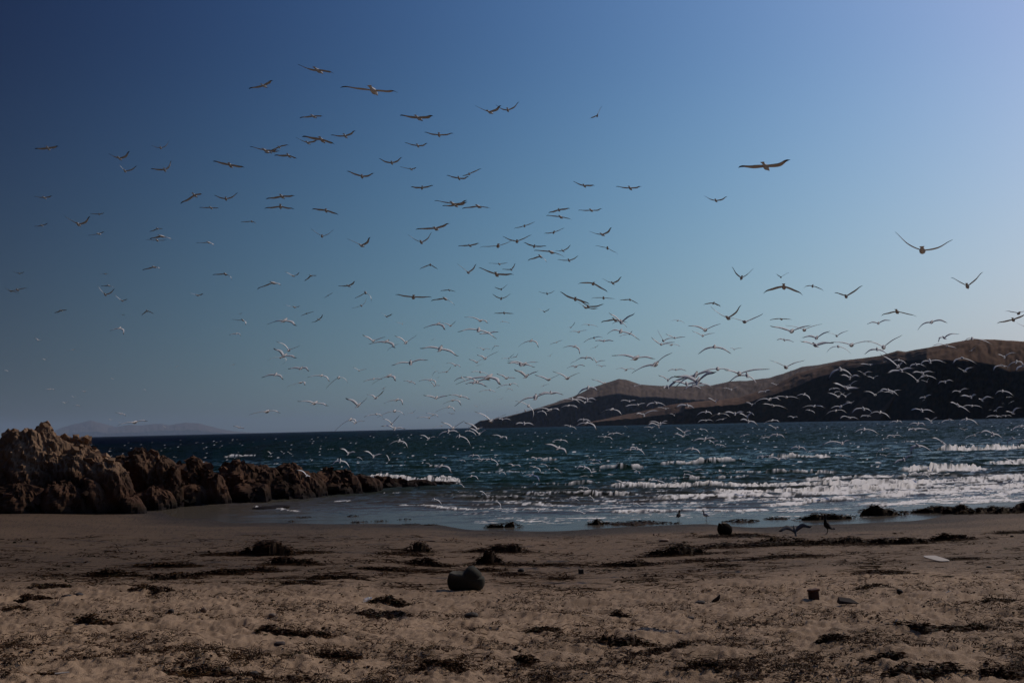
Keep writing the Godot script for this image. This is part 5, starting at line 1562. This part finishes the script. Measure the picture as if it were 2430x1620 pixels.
	["far",899,927.5,910.5,921.2,919.4,915.4,0.02,0.02],
	["far",1770.8,978.8,1779.1,977.5,1791.8,985.8,0.08,0.08],
	["far",1587.1,980.1,1600.5,985.2,1605.6,977.5,0.06,0.03],
	["far",1201.1,930.3,1206.8,921.4,1218.9,925.9,0.1,0.06],
	["far",1314.3,1113.3,1317,1111.9,1333.3,1124.2,0,0.12],
	["far",2274.1,1083.3,2286.2,1082,2291,1071.8,0.03,-0.05],
	["far",967.2,980.1,978.7,979.5,987,970.9,0.03,0],
	["far",1401.9,828.6,1412.9,823.8,1422.3,817.5,0.05,0],
	["far",1084.4,1092.9,1095.2,1092,1106.7,1096.1,0.08,0.12],
	["far",1289.8,1197.6,1302,1195.7,1311.6,1196.3,0.1,0.06],
	["far",2300.2,833.9,2306.9,831.3,2318.1,822,0.03,0.03],
	["far",1282.9,916.9,1290.1,915,1303.3,910.2,0.02,0.02],
	["far",83,800.5,90,807.2,101.6,805.4,0,0.04],
	["far",161.8,830,171.9,829.6,181.9,825.1,0.02,0],
	["far",1025.7,892.7,1032.4,881.6,1040.4,880.6,0.12,0.08],
	["far",634,1068.4,642.2,1076.5,650.3,1072.4,0,0],
	["far",1085.7,1145.9,1099.3,1154.1,1103.4,1155.4,0.14,0],
	["far",99.3,849.6,105.4,853,115.2,845.2,0,0],
	["far",544.2,868.3,553.9,864.9,561.6,860.3,0.03,0.03],
	["far",191.3,927.3,200.2,928.9,209.1,925.1,0.05,0.05],
	["far",2393,959.4,2400.7,953.7,2409.6,951.8,0.05,0.1],
	["far",1046.3,1083.3,1058.5,1086.1,1063.9,1083.3,0.06,0.06],
	["far",844.9,1084.7,853.1,1085.5,861.2,1091.5,0.04,0.04],
	["far",1178.7,948.2,1189.6,946.3,1194.7,941.2,0.02,0.02],
	["far",146.2,952.8,152.9,955.7,162.9,952.3,0,0],
	["far",2386.6,942.9,2394.3,942.2,2404.5,942.2,0.08,0.08],
	["far",174.1,962.4,181.9,961.7,190.8,963.5,0.06,0.06],
	["far",1299.8,843.9,1305.8,844.2,1313.4,836.6,0.04,0.04],
	["far",680.3,1069.7,687.1,1075.2,693.9,1077.9,0,0],
	["far",1128.4,869.1,1134.1,866.6,1143.7,864.6,0.04,0.1],
	["far",1353.1,863.4,1362,857.4,1367.1,856.4,0.06,0.04],
	["far",1125.2,960.9,1132.4,964.8,1138.6,960.3,0,0],
	["far",167.9,938.9,173,941.6,182.6,940,0.05,0.05],
	["far",1008.2,1098.3,1015,1099.1,1021.8,1102.4,0.04,0.08],
	["far",1064.6,979.4,1072.2,981.4,1078.6,980.7,0.06,0.06],
	["far",256.2,992.9,261.6,995.8,269.6,994.7,0,0],
	["far",1480.6,1011.3,1483.4,1011.7,1491.5,1019.6,0,0.15],
	["far",283,744.1,290.2,747,296.4,747.6,0,0.05],
	["far",412.8,873.9,418.7,868.8,423.8,866.2,0,0],
	["far",7.8,877.5,13.8,878.7,20.5,881.6,0,0],
	["far",335.9,926.6,341.5,923.3,346.4,926.6,0.05,0.05],
	["far",564.1,743.8,568.4,744.6,575.2,742.1,0.03,0],
	["far",2095.4,858.9,2101.1,857.6,2106.2,856.4,0.03,0.03],
	["far",1023.2,807.7,1029.9,804,1032.9,804.8,0,0],
	["far",665.3,1068.4,669.4,1072.4,673.5,1069.7,0,0],
	["far",1356.9,964.1,1363.9,964.8,1367.1,965.4,0.03,0.03],
	["far",2327.1,1054.6,2331.5,1054,2337.3,1054.6,0.03,0.03],
	["far",261.6,896.5,265.2,898.3,271.2,899.9,0,0],
	["far",493.9,959.5,498.6,956.9,503.4,956.9,0.03,0.03],
	["far",1151.3,982,1156.4,976.2,1158.3,975,0,0],
	["far",2187.7,951.8,2192.8,949.2,2196.6,948.6,0.03,0.03],
	["far",1034.6,895.3,1039.1,896.3,1042.3,892.7,0,0],
	["far",385.7,1009.2,390.2,1012.6,392.8,1014.8,0,0.1],
	["far",279.5,1001.4,283,1002.1,287.9,1002.5,0,0],
	["far",2347.1,972.8,2350.3,972.2,2355.4,972.2,0.03,0.03],
	["far",1024.4,872.3,1025.8,872.6,1030.2,867.2,0,0],
	["far",2377.1,956.9,2380.9,956.9,2385.4,957.1,0.03,0.03],
	["far",946.8,961.4,949,962,951.9,959.4,0,0],
	["far",848,951.1,849.5,953.1,851.8,950.5,0,0],
	]
	var far := Mesher.new()
	var n := 0
	for a in data:
		var pl := gull_place(a)
		var d: float = pl[0]
		var c: Vector3 = pl[1]
		if n < 300:
			var s := Mesher.new()
			gull_mesh(s, a, d, c, 0.0, rng.randf_range(-0.26, -0.06) if a[4] < 760.0 else rng.randf_range(0.10, 0.45))
			var o := put("flying_gull" if n == 0 else "flying_gull_%03d" % n, s.mesh(gull_mat), c)
			tag(o, a[0], "gull", "gulls flying in the flock")
		else:
			var s := Mesher.new()
			gull_mesh(s, a, d, c, 0.0, rng.randf_range(-0.26, -0.06) if a[4] < 760.0 else rng.randf_range(0.10, 0.45))
			far.add(s, Transform3D(Basis.IDENTITY, c))
		n += 1
	var fo := put("distant_gulls", far.mesh(gull_mat))
	tag(fo, "the many smallest far-off gulls of the flock", "gulls", "", "stuff")
	# the bird dropping in to land, wings up
	var g := on_ground(1887, 1274)
	var d := -g.z
	var row := ["", 1846, 1252, 1887, 1259, 1926, 1241, 0.12, 0.10]
	var s := Mesher.new()
	gull_mesh(s, row, d, at(1887, 1259, d), 0.85, 0.7)
	var o := put("landing_gull", s.mesh(gull_mat), at(1887, 1259, d))
	tag(o, "dark gull just landing on the sand, wings spread above its back", "gull")
	standing("dark brown gull standing in the shallows, left of the white one", 1611, 1237, 27, 0.9, Color(0.035, 0.024, 0.02), Color(0.03, 0.022, 0.02), -0.5)
	standing("white gull with a grey wing standing in the shallows", 1676, 1235, 26, 0.9, Color(0.90, 0.89, 0.87), Color(0.88, 0.87, 0.86), 1.9)
	standing("dark gull standing tall on the sand, neck stretched up", 1963, 1267, 50, 1.5, Color(0.022, 0.018, 0.016), Color(0.03, 0.026, 0.024), 1.1)

# a gull on its feet: photo x and y of the feet, height in photo pixels
func standing(label: String, x: float, y: float, hp: float, neck: float, col: Color, wing: Color, yaw: float) -> void:
	var g := on_ground(x, y)
	var hgt := hp * -g.z / F
	var root := Node3D.new()
	root.name = numbered("standing_gull")
	root.position = g
	root.rotation.y = yaw
	add_child(root)
	tag(root, label, "gull", "gulls standing on the beach")
	var s := Mesher.new()
	var k := hgt
	var hip := 0.44 if neck < 1.2 else 0.30
	var pts := []
	var rad := []
	var cols := []
	var spine := [[-0.50, 0.36, 0.012, 0.006, 1], [-0.40, 0.39, 0.040, 0.018, 1], [-0.28, 0.43, 0.080, 0.050, 1], [-0.14, 0.47, 0.125, 0.105, 1], [0.0, 0.52, 0.150, 0.140, 0], [0.12, 0.57, 0.135, 0.130, 0], [0.19, 0.64, 0.095, 0.090, 0], [0.20, 0.73, 0.060, 0.062, 0], [0.205, 0.82, 0.056, 0.060, 0], [0.225, 0.89, 0.070, 0.072, 0], [0.28, 0.92, 0.058, 0.060, 0], [0.335, 0.915, 0.026, 0.028, 2], [0.40, 0.90, 0.014, 0.018, 2], [0.46, 0.885, 0.004, 0.005, 2]]
	if neck > 1.2:
		spine = [[-0.34, 0.20, 0.012, 0.006, 1], [-0.27, 0.24, 0.050, 0.020, 1], [-0.17, 0.29, 0.095, 0.060, 1], [-0.07, 0.35, 0.125, 0.120, 1], [0.0, 0.43, 0.125, 0.130, 0], [0.04, 0.52, 0.100, 0.100, 0], [0.05, 0.62, 0.062, 0.062, 0], [0.05, 0.72, 0.042, 0.045, 0], [0.05, 0.80, 0.040, 0.044, 0], [0.06, 0.86, 0.046, 0.050, 0], [0.08, 0.90, 0.036, 0.038, 0], [0.10, 0.94, 0.018, 0.018, 2], [0.12, 1.0, 0.004, 0.004, 2]]
	for r in spine:
		pts.append(Vector3(0, r[1], -r[0]) * k)
		rad.append(Vector2(r[2], r[3]) * k * (1.3 if neck < 1.2 else 1.1))
		cols.append([col, wing, Color(0.25, 0.12, 0.04)][r[4]])
	sweep(s, pts, rad, cols, 12, Vector3.RIGHT)
	put("body", s.mesh(gull_mat), Vector3.ZERO, root)
	for sg in [-1, 1]:
		s = Mesher.new()
		sweep(s, [Vector3(0.05 * sg, hip, 0.02) * k, Vector3(0.055 * sg, hip * 0.5, 0.05) * k, Vector3(0.055 * sg, 0.02, 0.0) * k, Vector3(0.06 * sg, 0.004, -0.09) * k], [Vector2(0.016, 0.016) * k, Vector2(0.011, 0.011) * k, Vector2(0.012, 0.012) * k, Vector2(0.03, 0.004) * k], [col, Color(0.05, 0.04, 0.035), Color(0.05, 0.04, 0.035), Color(0.05, 0.04, 0.035)], 6, Vector3.RIGHT)
		put("leg", s.mesh(gull_mat), Vector3.ZERO, root)

# ------------------------------------------------------------------ scene
func _ready() -> void:
	rng.seed = 20240
	var cam := Camera3D.new()
	cam.name = "camera"
	cam.fov = rad_to_deg(2.0 * atan(810.0 / F))
	cam.near = 0.1
	cam.far = 90000.0
	cam.position = eye
	cam.rotation = Vector3(deg_to_rad(4.10), 0, deg_to_rad(-1.35))
	add_child(cam)
	cam.current = true
	cb = cam.basis
	make_sky()
	var sun := DirectionalLight3D.new()
	sun.name = "sun"
	sun.light_energy = 1.5
	sun.light_color = Color(1.0, 0.93, 0.83)
	sun.light_angular_distance = 0.5
	sun.shadow_enabled = true
	sun.rotation = Vector3(deg_to_rad(-SUN_EL), deg_to_rad(180.0 - SUN_AZ), 0)
	add_child(sun)
	for q in [[n_a, FastNoiseLite.TYPE_SIMPLEX_SMOOTH, 3, 1], [n_b, FastNoiseLite.TYPE_SIMPLEX_SMOOTH, 3, 2], [n_r, FastNoiseLite.TYPE_SIMPLEX, 3, 3], [n_c, FastNoiseLite.TYPE_CELLULAR, 1, 4]]:
		var n: FastNoiseLite = q[0]
		n.noise_type = q[1]
		n.frequency = 0.05
		n.fractal_octaves = q[2]
		n.seed = q[3]
		if q[2] == 1:
			n.fractal_type = FastNoiseLite.FRACTAL_NONE
	n_r.fractal_type = FastNoiseLite.FRACTAL_RIDGED
	make_sea()
	make_sand()
	make_hills()
	make_rocks()
	make_piles()
	make_scraps()
	make_things()
	make_gulls()
